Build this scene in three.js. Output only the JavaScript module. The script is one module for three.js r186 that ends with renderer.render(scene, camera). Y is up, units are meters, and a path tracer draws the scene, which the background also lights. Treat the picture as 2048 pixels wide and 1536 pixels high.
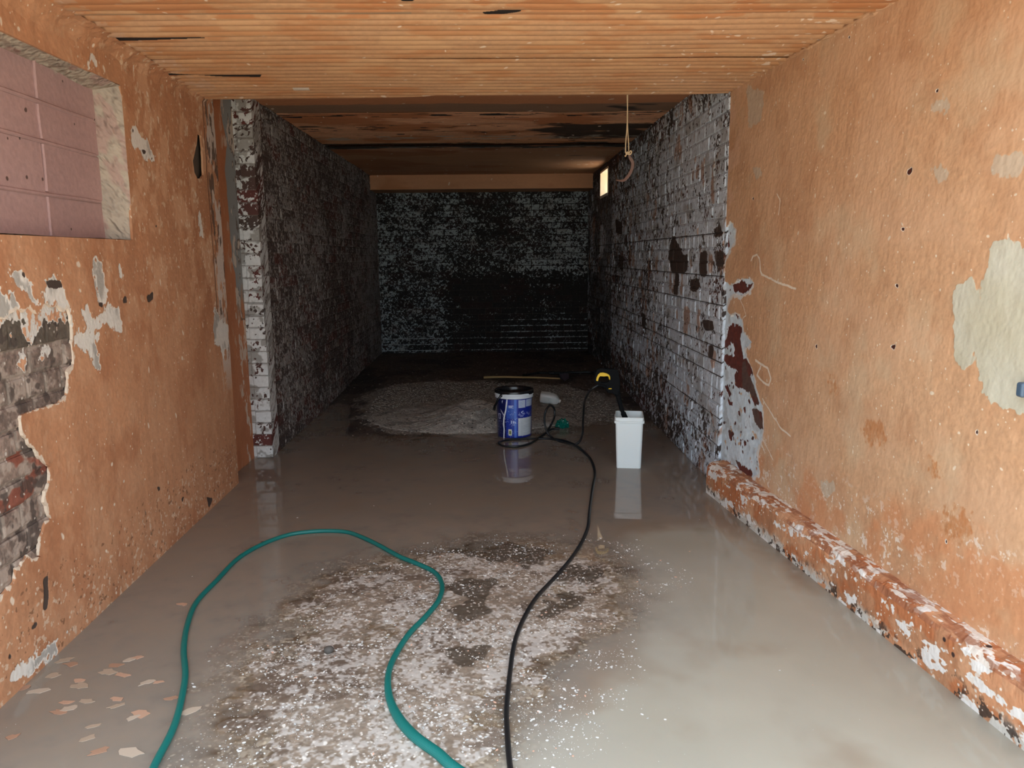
import * as THREE from 'three';
import { mergeGeometries, toCreasedNormals } from 'three/addons/utils/BufferGeometryUtils.js';
import { RoundedBoxGeometry } from 'three/addons/geometries/RoundedBoxGeometry.js';

// ------------------------------------------------------------------ camera, sky, sun, exposure
const scene = new THREE.Scene();
const camera = new THREE.PerspectiveCamera(52.42, 2048 / 1536, 0.05, 200);
camera.rotation.order = 'YXZ';
camera.position.set(0, 1.45, 0);                       // metres above the water
camera.rotation.set(-0.16228, -0.02297, -0.0105);

const renderer = new THREE.WebGLRenderer({ antialias: true });
renderer.toneMapping = THREE.LinearToneMapping;
renderer.toneMappingExposure = 2.9;
renderer.shadowMap.enabled = true;
renderer.shadowMap.type = THREE.PCFSoftShadowMap;

{ // thin bright cloud: the same all round, a little brighter overhead than at the horizon
  const h = 64, d = new Float32Array(4 * h * 2 * h);
  for (let y = 0; y < h; y++) for (let x = 0; x < 2 * h; x++) { const l = 1.05 * (1 + 0.25 * Math.max(0, Math.sin(((y + 0.5) / h - 0.5) * Math.PI))); d.set([0.82 * l, 0.95 * l, 1.07 * l, 1], 4 * (y * 2 * h + x)); }
  const sky = new THREE.DataTexture(d, 2 * h, h, THREE.RGBAFormat, THREE.FloatType);
  sky.mapping = THREE.EquirectangularReflectionMapping; sky.magFilter = THREE.LinearFilter; sky.needsUpdate = true;
  scene.background = scene.environment = sky;
}

const sun = new THREE.DirectionalLight(new THREE.Color(1.0, 0.95, 0.87), 5);   // steep sun from the right of the garage
sun.position.set(9, 18, -8);
sun.target.position.set(0, 0, -6);
sun.castShadow = true;
sun.shadow.mapSize.set(2048, 2048);
Object.assign(sun.shadow.camera, { left: -14, right: 14, top: 14, bottom: -14, near: 1, far: 50 });
scene.add(sun, sun.target);

// ------------------------------------------------------------------ noise
function seeded(seed) {
  let s = seed | 0;
  return () => { s = (s + 0x6d2b79f5) | 0; let t = Math.imul(s ^ (s >>> 15), 1 | s); t = (t + Math.imul(t ^ (t >>> 7), 61 | t)) ^ t; return ((t ^ (t >>> 14)) >>> 0) / 4294967296; };
}
const PERM = new Uint8Array(512), VAL = new Float32Array(256), rnd = seeded(20);
{
  const p = Array.from({ length: 256 }, (_, i) => i);
  for (let i = 255; i > 0; i--) { const j = Math.floor(rnd() * (i + 1)); const t = p[i]; p[i] = p[j]; p[j] = t; }
  for (let i = 0; i < 512; i++) PERM[i] = p[i & 255];
  for (let i = 0; i < 256; i++) VAL[i] = rnd();
}
const hash = (i, j) => VAL[PERM[(PERM[i & 255] + j) & 255]];
function noise(x, y) {
  const xi = Math.floor(x), yi = Math.floor(y), fx = x - xi, fy = y - yi, sx = fx * fx * (3 - 2 * fx), sy = fy * fy * (3 - 2 * fy);
  const a = PERM[xi & 255], b = PERM[(xi + 1) & 255];
  const v00 = VAL[PERM[(a + yi) & 255]], v01 = VAL[PERM[(a + yi + 1) & 255]], v10 = VAL[PERM[(b + yi) & 255]], v11 = VAL[PERM[(b + yi + 1) & 255]];
  const l = v00 + (v10 - v00) * sx, h = v01 + (v11 - v01) * sx;
  return l + (h - l) * sy;
}
function fbm(x, y, o = 4) {
  let s = 0, a = 0.5, n = 0;
  for (let i = 0; i < o; i++) { s += a * noise(x, y); n += a; a *= 0.55; x = x * 2.03 + 17.3; y = y * 2.03 + 5.7; }
  return s / n;
}
const clamp01 = (t) => (t < 0 ? 0 : t > 1 ? 1 : t);
const step = (a, b, t) => { t = clamp01((t - a) / (b - a)); return t * t * (3 - 2 * t); };
const mix = (a, b, t) => a + (b - a) * t;
// scattered chips: 1 inside a chip, 0 outside; `share` of the cells hold one
function chips(x, y, share, size = 0.32, stretch = 1) {
  const xi = Math.floor(x), yi = Math.floor(y);
  let best = 0;
  for (let i = -1; i < 1; i++) for (let j = -1; j < 1; j++) {
    const cx = xi + i + 1, cy = yi + j + 1, h = hash(cx, cy);
    if (h > share) continue;
    const k = hash(cx + 71, cy + 13), px = cx + (hash(cx + 31, cy + 7) - 0.5) * 0.6, py = cy + (hash(cx + 5, cy + 91) - 0.5) * 0.6;
    const a = k * 6.28, dx = x - px, dy = y - py, ex = (dx * Math.cos(a) + dy * Math.sin(a)) / stretch, ey = -dx * Math.sin(a) + dy * Math.cos(a);
    const r = size * (0.35 + 0.65 * k), d = Math.hypot(ex, ey) * (1 + 0.5 * (noise(x * 5, y * 5) - 0.5));
    if (d < r) best = Math.max(best, clamp01((r - d) / (r * 0.3)));
  }
  return best;
}
const put = (o, r, g, b, t = 1) => { o[0] += (r - o[0]) * t; o[1] += (g - o[1]) * t; o[2] += (b - o[2]) * t; };

// ------------------------------------------------------------------ procedural materials in metres
// region = [u0, u1, v0, v1]; fn(u, v, out) writes sRGB 0-255 and a height 0-1
function paint(name, region, W, H, fn, look = {}) {
  const [u0, u1, v0, v1] = region, color = new Uint8Array(W * H * 4), bw = W >> 1, bh = H >> 1, bump = new Uint8Array(bw * bh), o = [0, 0, 0, 0];
  for (let y = 0, i = 0; y < H; y++) {
    const v = v0 + ((y + 0.5) / H) * (v1 - v0);
    for (let x = 0; x < W; x++, i += 4) {
      fn(u0 + ((x + 0.5) / W) * (u1 - u0), v, o);
      color[i] = Math.max(0, Math.min(255, o[0])); color[i + 1] = Math.max(0, Math.min(255, o[1])); color[i + 2] = Math.max(0, Math.min(255, o[2])); color[i + 3] = 255;
      if (!(x & 1) && !(y & 1)) bump[(y >> 1) * bw + (x >> 1)] = clamp01(o[3]) * 255;
    }
  }
  const set = (t) => {
    t.wrapS = t.wrapT = THREE.MirroredRepeatWrapping; t.magFilter = THREE.LinearFilter; t.minFilter = THREE.LinearFilter;
    t.repeat.set(1 / (u1 - u0), 1 / (v1 - v0)); t.offset.set(-u0 / (u1 - u0), -v0 / (v1 - v0)); t.needsUpdate = true;
    return t;
  };
  const map = set(new THREE.DataTexture(color, W, H)); map.colorSpace = THREE.SRGBColorSpace;
  const m = new THREE.MeshPhysicalMaterial({ roughness: 0.85, map, side: THREE.DoubleSide, ...look });
  if (look.bumpScale) m.bumpMap = set(new THREE.DataTexture(bump, bw, bh, THREE.RedFormat));
  m.name = name;
  return m;
}
// a soft-edged mask from outlines and strokes in metres; read with m(u, v)
function mask([u0, u1, v0, v1], W, H, fills, blur = 3, strokes = []) {
  const cv = document.createElement('canvas'); cv.width = W; cv.height = H;
  const c = cv.getContext('2d'), X = (u) => ((u - u0) / (u1 - u0)) * W, Y = (v) => ((v - v0) / (v1 - v0)) * H;
  c.fillStyle = '#000'; c.fillRect(0, 0, W, H); c.fillStyle = c.strokeStyle = '#fff'; c.lineCap = c.lineJoin = 'round';
  for (const f of fills) { c.beginPath(); f.forEach(([u, v], i) => (i ? c.lineTo(X(u), Y(v)) : c.moveTo(X(u), Y(v)))); c.closePath(); c.fill(); }
  for (const [w, ...s] of strokes) { c.lineWidth = (w / (u1 - u0)) * W; c.beginPath(); s.forEach(([u, v], i) => (i ? c.lineTo(X(u), Y(v)) : c.moveTo(X(u), Y(v)))); c.stroke(); }
  const d = c.getImageData(0, 0, W, H).data;
  let a = new Float32Array(W * H), b = new Float32Array(W * H);
  for (let i = 0; i < W * H; i++) a[i] = d[i * 4] / 255;
  for (let pass = 0; pass < 2 && blur; pass++) {
    for (let y = 0; y < H; y++) for (let x = 0, s = 0; x < W + blur; x++) { if (x < W) s += a[y * W + x]; const q = x - 2 * blur - 1; if (q >= 0) s -= a[y * W + q]; const at = x - blur; if (at >= 0 && at < W) b[y * W + at] = s / (2 * blur + 1); }
    for (let x = 0; x < W; x++) for (let y = 0, s = 0; y < H + blur; y++) { if (y < H) s += b[y * W + x]; const q = y - 2 * blur - 1; if (q >= 0) s -= b[q * W + x]; const at = y - blur; if (at >= 0 && at < H) a[at * W + x] = s / (2 * blur + 1); }
  }
  return (u, v) => {
    const x = Math.max(0, Math.min(W - 1.001, X(u) - 0.5)), y = Math.max(0, Math.min(H - 1.001, Y(v) - 0.5)), xi = x | 0, yi = y | 0, fx = x - xi, fy = y - yi, i = yi * W + xi;
    return mix(mix(a[i], a[i + 1], fx), mix(a[i + W], a[i + W + 1], fx), fy);
  };
}
const solid = (name, color, look = {}) => { const m = new THREE.MeshPhysicalMaterial({ color, roughness: 0.6, side: THREE.DoubleSide, ...look }); m.name = name; return m; };

// ------------------------------------------------------------------ geometry helpers
const taken = new Map();
function numbered(name) { const n = taken.get(name) ?? 0; taken.set(name, n + 1); return n ? `${name}_${String(n).padStart(3, '0')}` : name; }
function mesh(name, geometry, material, parent) {
  const m = new THREE.Mesh(geometry, material);
  m.castShadow = m.receiveShadow = true;
  m.name = parent ? name : numbered(name);
  (parent ?? scene).add(m);
  return m;
}
function structure(name) { const g = new THREE.Group(); g.name = numbered(name); g.userData.kind = 'structure'; scene.add(g); return g; }
function thing(name, label, category, [x, y, z] = [0, 0, 0], group) {
  const g = new THREE.Group(); g.name = numbered(name); g.position.set(x, y, z);
  g.userData = group ? { label, category, group } : { label, category };
  scene.add(g);
  return g;
}
function tag(o, label, category, group) { Object.assign(o.userData, { label, category }, group ? { group } : {}); return o; }
// grid of nu x nv cells: fn(s, t) -> [x, y, z, u, v]
function grid(nu, nv, fn, flip = false) {
  const pos = [], uv = [], idx = [];
  for (let j = 0; j <= nv; j++) for (let i = 0; i <= nu; i++) { const p = fn(i / nu, j / nv); pos.push(p[0], p[1], p[2]); uv.push(p[3] ?? i / nu, p[4] ?? j / nv); }
  for (let j = 0; j < nv; j++) for (let i = 0; i < nu; i++) {
    const a = j * (nu + 1) + i, b = a + 1, c = a + nu + 1, d = c + 1;
    if (flip) idx.push(a, d, b, a, c, d); else idx.push(a, b, d, a, d, c);
  }
  const g = new THREE.BufferGeometry();
  g.setAttribute('position', new THREE.Float32BufferAttribute(pos, 3)); g.setAttribute('uv', new THREE.Float32BufferAttribute(uv, 2));
  g.setIndex(idx); g.computeVertexNormals();
  return g;
}
// rings of points joined into a skin, with caps on request
function loft(rings, { capStart = false, capEnd = false, uvScale = 1 } = {}) {
  const n = rings[0].length, pos = [], uv = [], idx = [];
  rings.forEach((r, j) => { for (let i = 0; i <= n; i++) { pos.push(...r[i % n]); uv.push((i / n) * uvScale, j / (rings.length - 1)); } });
  for (let j = 0; j < rings.length - 1; j++) for (let i = 0; i < n; i++) { const a = j * (n + 1) + i, b = a + 1, c = a + n + 1, d = c + 1; idx.push(a, b, d, a, d, c); }
  const cap = (j, flip) => {
    const r = rings[j], m = [0, 0, 0]; r.forEach((p) => p.forEach((x, k) => (m[k] += x / n)));
    const at = pos.length / 3; pos.push(...m); uv.push(0.5, 0.5); r.forEach((p) => { pos.push(...p); uv.push(0.5, 0.5); });
    for (let i = 0; i < n; i++) { const a = at + 1 + i, b = at + 1 + ((i + 1) % n); if (flip) idx.push(at, b, a); else idx.push(at, a, b); }
  };
  if (capStart) cap(0, true);
  if (capEnd) cap(rings.length - 1, false);
  const g = new THREE.BufferGeometry();
  g.setAttribute('position', new THREE.Float32BufferAttribute(pos, 3)); g.setAttribute('uv', new THREE.Float32BufferAttribute(uv, 2));
  g.setIndex(idx); g.computeVertexNormals();
  return g;
}
const V3 = (p) => new THREE.Vector3(...p);
const curve = (pts, closed = false) => new THREE.CatmullRomCurve3(pts.map(V3), closed, 'centripetal');
function tube(pts, radius, segments = 80, around = 8, closed = false) {   // radius: number or fn(0..1); round ends
  const c = curve(pts, closed), r = typeof radius === 'function' ? radius : () => radius, frames = c.computeFrenetFrames(segments, closed), rings = [];
  for (let k = 0; k <= segments; k++) {
    const p = c.getPointAt(k / segments), N = frames.normals[k], B = frames.binormals[k], ring = [];
    for (let i = 0; i < around; i++) { const a = (i / around) * 2 * Math.PI; ring.push(p.clone().addScaledVector(N, Math.cos(a) * r(k / segments)).addScaledVector(B, Math.sin(a) * r(k / segments)).toArray()); }
    rings.push(ring);
  }
  return loft(rings, { capStart: !closed, capEnd: !closed });
}
function box(x0, x1, y0, y1, z0, z1) { const g = new THREE.BoxGeometry(x1 - x0, y1 - y0, z1 - z0); g.translate((x0 + x1) / 2, (y0 + y1) / 2, (z0 + z1) / 2); return g; }

// A wall's own axes: u along it (metres from the camera's plane, or x on the back wall), v up, w out of it into the room.
const LEFT = { at: (u, v, w) => [-1.64 - 0.0177 * (u - 2.42) + w, v, -u], flip: false };
const RIGHT = { at: (u, v, w) => [1.4 + 0.085 * (4.72 - u) - w, v, -u], flip: true };
const KERB = { at: (u, v, w) => [1.296 + 0.0955 * (4.609 - u) - w, v, -u], flip: true };
const LEFTREAR = { at: (u, v, w) => [-1.65 + w, v, -u], flip: false };
const RIGHTREAR = { at: (u, v, w) => [1.39 - w, v, -u], flip: true };
const BACK = { at: (u, v, w) => [u, v, -11.5 + w], flip: false };
const PIER = { at: (u, v, w) => [u, v, -5.64 + w], flip: false };
const RECESS = { at: (u, v, w) => [-1.78 + w, v, -u], flip: false };
// turns a geometry built in a wall's axes (x = u, y = v, z = w) into the room
function onto(wall, g, keepUv = false) {
  g = g.index ? g.toNonIndexed() : g;
  const p = g.attributes.position, n = p.count, out = new Float32Array(n * 3), uv = new Float32Array(n * 2);
  for (let i = 0; i < n; i++) {
    const k = wall.flip ? i - (i % 3) + [0, 2, 1][i % 3] : i, u = p.getX(k), v = p.getY(k), w = p.getZ(k);
    out.set(wall.at(u, v, w), i * 3);
    uv[i * 2] = keepUv ? g.attributes.uv.getX(k) : u + w * 0.7; uv[i * 2 + 1] = keepUv ? g.attributes.uv.getY(k) : v + w * 0.7;
  }
  const r = new THREE.BufferGeometry();
  r.setAttribute('position', new THREE.BufferAttribute(out, 3)); r.setAttribute('uv', new THREE.BufferAttribute(uv, 2));
  r.computeVertexNormals();
  return r;
}
const slab = (wall, u0, u1, v0, v1, w0, w1) => onto(wall, box(u0, u1, v0, v1, w0, w1));
// one brick: a box without a back, its front chamfered and slightly out of true
function brick(wall, u0, u1, v0, v1, w0, w1, r, c = 0.006) {
  const j = () => (r() - 0.5) * 0.005, back = [[u0, v0], [u1, v0], [u1, v1], [u0, v1]], q = (r() - 0.5) * 0.004;
  const ring = back.map(([u, v]) => [u + j(), v + j() * 0.7, w1 - c * 0.6 + q]);
  const face = ring.map(([u, v], i) => [u + (i === 0 || i === 3 ? c : -c), v + (i < 2 ? c : -c), w1 + q + (r() - 0.5) * 0.002]);
  const P = [...back.map(([u, v]) => [u, v, w0]), ...ring, ...face], t = [];
  for (const b of [0, 4]) for (let i = 0; i < 4; i++) { const n = (i + 1) % 4; t.push(b + i, b + n, b + 4 + n, b + i, b + 4 + n, b + 4 + i); }
  t.push(8, 9, 10, 8, 10, 11);
  const g = new THREE.BufferGeometry();
  g.setAttribute('position', new THREE.Float32BufferAttribute(t.flatMap((i) => P[i]), 3));
  return onto(wall, g);
}
// where the bricks of a wall lie: course height 87.5 mm, length 232 mm, every so often a course of headers
const COURSE = 0.0875, LONG = 0.232, JOINT = 0.011;
function course(i, k) { const h = hash(i + k * 17, k * 5 + 3), header = i % 5 === k % 5; return { len: header ? LONG / 2 : LONG, off: (i % 2 ? LONG / 2 : 0) + (h - 0.5) * 0.05 }; }
function brickAt(u, v, k) {
  const i = Math.floor(v / COURSE), { len, off } = course(i, k), j = Math.floor((u - off) / len);
  return { i, j, du: Math.min(u - off - j * len, (j + 1) * len - u + off), dv: Math.min(v - i * COURSE, (i + 1) * COURSE - v), h: hash(i * 3 + k, j * 7 + i), h2: hash(j + 40 + k, i * 5) };
}
function layBricks(wall, k, u0, u1, v0, v1, front, rough, seed, outside = () => false) {
  const r = seeded(seed), list = [];
  for (let i = Math.floor(v0 / COURSE); i * COURSE < v1; i++) {
    const { len, off } = course(i, k);
    for (let j = Math.floor((u0 - off) / len); off + j * len < u1; j++) {
      const a = Math.max(u0, off + j * len + JOINT / 2), b = Math.min(u1, off + (j + 1) * len - JOINT / 2), c = Math.max(v0, i * COURSE + JOINT / 2), d = Math.min(v1, (i + 1) * COURSE - JOINT / 2);
      if (b - a < 0.03 || d - c < 0.02 || outside((a + b) / 2, (c + d) / 2)) { r(); continue; }
      list.push({ u: (a + b) / 2, v: (c + d) / 2, g: brick(wall, a, b, c, d, -0.06, front + (r() - 0.5) * rough, r) });
    }
  }
  return list;
}
function addBricks(list, parent, material, depth) {   // the 300 largest in view are parts, what is left is one part
  list.sort((a, b) => depth(a) - depth(b));
  list.slice(0, 300).forEach((b) => mesh('brick', b.g, material, parent));
  if (list.length > 300) mesh('brickwork', mergeGeometries(list.slice(300).map((b) => b.g)), material, parent).userData.kind = 'stuff';
}

// ------------------------------------------------------------------ wall coverings
// --- left wall, front: orange distemper over grey plaster, scraped to white and to bare brick
const LEFT_REGION = [2.2, 5.02, 0, 2.46];
const HOLE = [[2.323, 0.404], [2.488, 1.27], [2.592, 1.282], [2.669, 1.256], [2.748, 1.293], [2.785, 1.278], [2.815, 1.292], [2.869, 1.262], [2.937, 1.299], [2.966, 1.277], [3.006, 1.28], [3.042, 1.261], [3.082, 1.279], [3.091, 1.226], [3.095, 1.18], [3.077, 1.127], [3.082, 1.085], [3.088, 1.049], [3.028, 1.023], [3.028, 0.985], [3.012, 0.941], [2.971, 0.922], [2.902, 0.92], [2.811, 0.93], [2.766, 0.918], [2.701, 0.924], [2.689, 0.91], [2.693, 0.863], [2.727, 0.813], [2.756, 0.793], [2.782, 0.748], [2.839, 0.701], [2.832, 0.645], [2.794, 0.621], [2.78, 0.585], [2.799, 0.543], [2.812, 0.504], [2.771, 0.504], [2.713, 0.444], [2.715, 0.4], [2.676, 0.402], [2.646, 0.437], [2.615, 0.418], [2.572, 0.415], [2.552, 0.368], [2.468, 0.359]];
const SCRAPES = [
  [[2.703, 1.434], [2.751, 1.413], [2.796, 1.415], [2.84, 1.37], [2.874, 1.335], [2.903, 1.298], [2.862, 1.291], [2.831, 1.325], [2.794, 1.356], [2.758, 1.377], [2.731, 1.401]],
  [[2.613, 1.391], [2.666, 1.356], [2.714, 1.343], [2.756, 1.301], [2.725, 1.251], [2.686, 1.229], [2.582, 1.23]],
  [[2.908, 1.341], [2.966, 1.381], [3.012, 1.404], [3.032, 1.36], [3.06, 1.372], [3.064, 1.301], [3.097, 1.237], [3.103, 1.192], [3.031, 1.227], [2.993, 1.305], [2.937, 1.286]],
  [[3.083, 1.15], [3.142, 1.174], [3.203, 1.158], [3.263, 1.167], [3.315, 1.145], [3.267, 1.119], [3.28, 1.056], [3.297, 1.012], [3.253, 0.986], [3.219, 1.048], [3.195, 1.094], [3.142, 1.112], [3.105, 1.122]],
  [[3.183, 1.261], [3.237, 1.268], [3.26, 1.215], [3.328, 1.209], [3.369, 1.257], [3.521, 1.243], [3.518, 1.181], [3.538, 1.135], [3.463, 1.148], [3.412, 1.175], [3.345, 1.181], [3.279, 1.18], [3.274, 1.158], [3.305, 1.138], [3.239, 1.128], [3.191, 1.159]],
  [[3.32, 1.449], [3.399, 1.452], [3.397, 1.4], [3.413, 1.34], [3.413, 1.276], [3.339, 1.265], [3.33, 1.308], [3.32, 1.344], [3.306, 1.402]],
  [[3.544, 1.43], [3.564, 1.434], [3.579, 1.407], [3.56, 1.363], [3.537, 1.371]],
  [[3.788, 2.06], [3.843, 2.073], [3.889, 2.03], [3.962, 2.024], [3.996, 1.991], [4.05, 1.965], [4.025, 1.931], [3.973, 1.939], [3.926, 1.933], [3.861, 1.971], [3.831, 1.958], [3.788, 1.984]],
  [[4.774, 1.172], [4.847, 1.082], [5.001, 1.028], [4.969, 0.977], [4.983, 0.902], [4.899, 0.883], [4.859, 0.832], [4.828, 0.907], [4.724, 0.941], [4.714, 1.062]],
  [[4.588, 1.701], [4.642, 1.726], [4.653, 1.662], [4.652, 1.576], [4.605, 1.589]],
  [[2.486, 0.088], [2.587, 0.073], [2.697, 0.056], [2.763, 0.043], [2.767, 0.011], [2.698, 0.012], [2.578, 0.027], [2.48, 0.058]],
  [[3.346, 2.141], [3.485, 2.319], [3.504, 2.288], [3.508, 2.265], [3.451, 2.256]],
  [[3.261, 0.005], [3.343, -0.004], [3.321, -0.013], [3.268, -0.009]], [[2.814, 0.067], [2.849, 0.06], [2.838, 0.042]],
];
const PITS = [
  [[2.808, 1.415], [2.818, 1.403], [2.806, 1.389], [2.797, 1.403]], [[2.945, 1.376], [3.043, 1.379], [3.06, 1.353], [3.03, 1.347], [2.954, 1.355]], [[3.564, 1.283], [3.59, 1.291], [3.59, 1.264], [3.554, 1.261]], [[3.808, 1.275], [3.895, 1.3], [3.875, 1.262], [3.826, 1.248]],
  [[3.333, 1.278], [3.367, 1.272], [3.36, 1.256], [3.334, 1.262]], [[3.805, 2.042], [3.83, 2.059], [3.82, 2.035]], [[3.878, 1.973], [3.934, 1.971], [3.968, 1.969], [3.92, 1.958]], [[3.987, 1.948], [4.022, 1.947], [4.008, 1.936]],
  [[2.723, 0.311], [2.751, 0.314], [2.74, 0.242], [2.714, 0.195], [2.7, 0.206]], [[4.394, 0.096], [4.496, 0.049], [4.421, 0.024]], [[4.025, 0.207], [4.071, 0.189], [4.04, 0.18]], [[3.735, 0.349], [3.781, 0.335], [3.759, 0.319]], [[3.978, 1.614], [4.01, 1.622], [4, 1.605]],
  [[2.481, 0.149], [2.494, 0.145], [2.488, 0.13], [2.476, 0.137]], [[2.608, 0.18], [2.647, 0.184], [2.649, 0.165], [2.616, 0.171]],
];
const SLOT = [[4.696, 2.17], [4.743, 2.158], [4.751, 2.08], [4.737, 1.937], [4.681, 1.909], [4.632, 1.907], [4.591, 1.936], [4.58, 1.998], [4.623, 2.05], [4.656, 2.095]];
const leftHole = mask(LEFT_REGION, 1024, 880, [HOLE], 5), leftScrape = mask(LEFT_REGION, 1024, 880, SCRAPES, 3), leftPit = mask(LEFT_REGION, 1024, 880, PITS, 2);
function orange(u, v, o, k, base = [176, 119, 83, 194, 143, 106]) {                          // the common coat of orange limewash
  const t = fbm(u * 1.4 + k, v * 1.4 + k, 4), b = fbm(u * 24 + k, v * 2.6, 3), g = fbm(u * 70, v * 70 + k, 3), m = fbm(u * 6 + k * 3, v * 5, 4);
  o[0] = mix(base[0], base[3], t); o[1] = mix(base[1], base[4], t); o[2] = mix(base[2], base[5], t);
  const d = 1 + (k === 11 ? 0.04 : 0.12) * (b - 0.5) + 0.12 * (g - 0.5);
  o[0] *= d; o[1] *= d; o[2] *= d;
  put(o, base[0] - 18, base[1] - 20, base[2] - 18, step(0.5, 0.75, m) * 0.4);
  o[3] = 0.5 + (t - 0.5) * 0.35 + (g - 0.5) * 0.16 + (b - 0.5) * 0.12;
  return { t, b, g, m };
}
function brickFace(u, v, o, k, red) {                  // bare old brick and its mortar
  const q = brickAt(u, v, k), g = fbm(u * 60 + k, v * 60, 3), m = fbm(u * 13, v * 13 + k, 3), joint = 1 - step(0.004, 0.011, Math.min(q.du, q.dv) + (m - 0.5) * 0.012);
  o[0] = mix(112, 140, q.h); o[1] = mix(97, 122, q.h) - 18 * red * q.h2; o[2] = mix(88, 110, q.h) - 24 * red * q.h2;
  const d = 0.72 + 0.56 * g; o[0] *= d; o[1] *= d; o[2] *= d;
  put(o, 128, 114, 102, joint * 0.75);
  o[3] = 0.45 + 0.3 * (g - 0.5) - 0.15 * joint;
  return q;
}
const leftPlaster = paint('orange_limewash', LEFT_REGION, 1792, 1536, (u, v, o) => {
  const { g, m } = orange(u, v, o, 3), wx = (fbm(u * 34, v * 34, 3) - 0.5) * 0.05, wy = (fbm(u * 34 + 50, v * 34, 3) - 0.5) * 0.06, fine = fbm(u * 110, v * 60, 3);
  const worn = fbm(u * 9 + 31, v * 6.5 + 8, 4), high = step(0.9, 1.5, v) * step(3.1, 3.9, u);
  put(o, 214, 168, 132, step(0.5, 0.66, worn) * (0.2 + 0.45 * high));                       // rubbed pinkish bloom
  put(o, 226, 206, 178, step(0.66, 0.74, fbm(u * 40, v * 22 + 4, 3)) * (0.1 + 0.4 * high)); // scuffs
  const nick = Math.max(chips(u * 17, v * 12, 0.05, 0.16, 1.7), chips(u * 60, v * 50 + 9, 0.035 + 0.05 * high, 0.3));
  put(o, 226, 208, 186, nick * 0.9);
  if (v < 0.3) put(o, 214, 190, 166, step(0.66, 0.72, fbm(u * 46, v * 46 + 3, 3) + (0.12 - v) * 0.2) * 0.7);      // salts at the foot of the wall
  if (v < 0.34) put(o, 110, 74, 50, step(0.73, 0.76, fbm(u * 44 + 9, v * 44, 3)) * 0.6);
  const jamb = step(-0.02, 0.03, u - 4.815 - 0.05 * (fbm(v * 5, 3) - 0.5));                 // the weathered strip by the broken edge
  put(o, 205, 188, 174, jamb * step(0.47, 0.53, fbm(u * 17, v * 7, 4)) * step(0.5, 0.9, v));
  put(o, 92, 72, 60, jamb * step(0.6, 0.64, fbm(u * 30 + 5, v * 11, 4)) * step(0.6, 1, v) * 0.85);
  put(o, 84, 56, 40, (1 - step(0.003, 0.008, Math.abs(u - 4.81 - 0.03 * (fbm(v * 4, 9) - 0.5)))) * step(0.8, 1.1, v) * 0.9);
  const scrape = leftScrape(u + wx, v + wy) + (fine - 0.5) * 0.5 + (fbm((u + v * 0.25) * 60, v * 15, 4) - 0.5) * 1.5 * step(0.02, 0.3, leftScrape(u, v)), bare = step(0.36, 0.44, scrape);
  put(o, 224, 218, 208, bare * 0.95); put(o, 158, 151, 142, step(0.62, 0.86, scrape) * step(0.5, 0.62, m) * 0.8);
  const rim = leftHole(u + wx * 0.6, v + wy * 0.6) + (fine - 0.5) * 0.3;
  put(o, 222, 204, 184, step(0.3, 0.4, rim) * 0.9);
  const pit = step(0.32, 0.45, leftPit(u + wx * 0.3, v + wy * 0.3) + (fine - 0.5) * 0.25);
  put(o, 72, 58, 50, pit);
  o[3] += (g - 0.5) * 0.1 - 0.25 * bare - 0.35 * pit - 0.1 * nick;
}, { bumpScale: 0.008, roughness: 0.82 });

const OLD = mask([2.2, 3.1, 0.4, 1.6], 512, 700, [
  [[2.602, 1.335], [2.713, 1.338], [2.829, 1.314], [2.962, 1.326], [3.139, 1.297], [3.124, 1.22], [3.038, 1.203], [2.987, 1.238], [2.915, 1.222], [2.87, 1.196], [2.829, 1.153], [2.791, 1.183], [2.763, 1.231], [2.716, 1.204], [2.691, 1.254], [2.635, 1.225], [2.585, 1.246]],
  [[2.73, 1.108], [2.751, 1.123], [2.779, 1.109], [2.779, 1.073], [2.755, 1.063], [2.733, 1.073], [2.718, 1.093]], [[2.867, 1.116], [2.901, 1.119], [2.937, 1.111], [2.922, 1.083], [2.886, 1.077], [2.87, 1.094]]], 3);
const leftBrick = paint('weathered_brick', [2.2, 3.1, 0.4, 1.6], 1024, 1024, (u, v, o) => {
  const q = brickFace(u, v, o, 1, 0.25), n = fbm(u * 22, v * 22, 4), w = fbm(u * 30, v * 30, 3) - 0.5;
  put(o, 78, 69, 58, v > 1.142 ? 0.9 - 0.3 * n : 0);                                                  // grey cement coat left on the upper courses
  put(o, 170, 152, 138, step(0.46, 0.62, n) * (v > 1.142 ? 0.1 : 0.75));
  put(o, 128, 62, 44, step(0.52, 0.6, fbm(u * 9 + 4, v * 14, 3)) * (v < 0.79 && v > 0.6 ? 0.8 : 0));
  put(o, 66, 54, 48, step(0.58, 0.66, fbm(u * 18 + 8, v * 18, 3)) * 0.7);
  const s = OLD(u + w * 0.06, v + w * 0.09) + (fbm(u * 50, v * 26, 4) - 0.5) * 1.3;
  put(o, 208, 200, 190, step(0.42, 0.5, s)); put(o, 200, 136, 94, step(1.0, 1.06, s + w) * 0.8);
  put(o, 190, 178, 166, chips(u * 40, v * 40, 0.1, 0.3));
}, { bumpScale: 0.012, roughness: 0.9 });

// --- right wall, front
const RIGHT_REGION = [1.9, 4.76, 0.08, 2.46];
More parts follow.
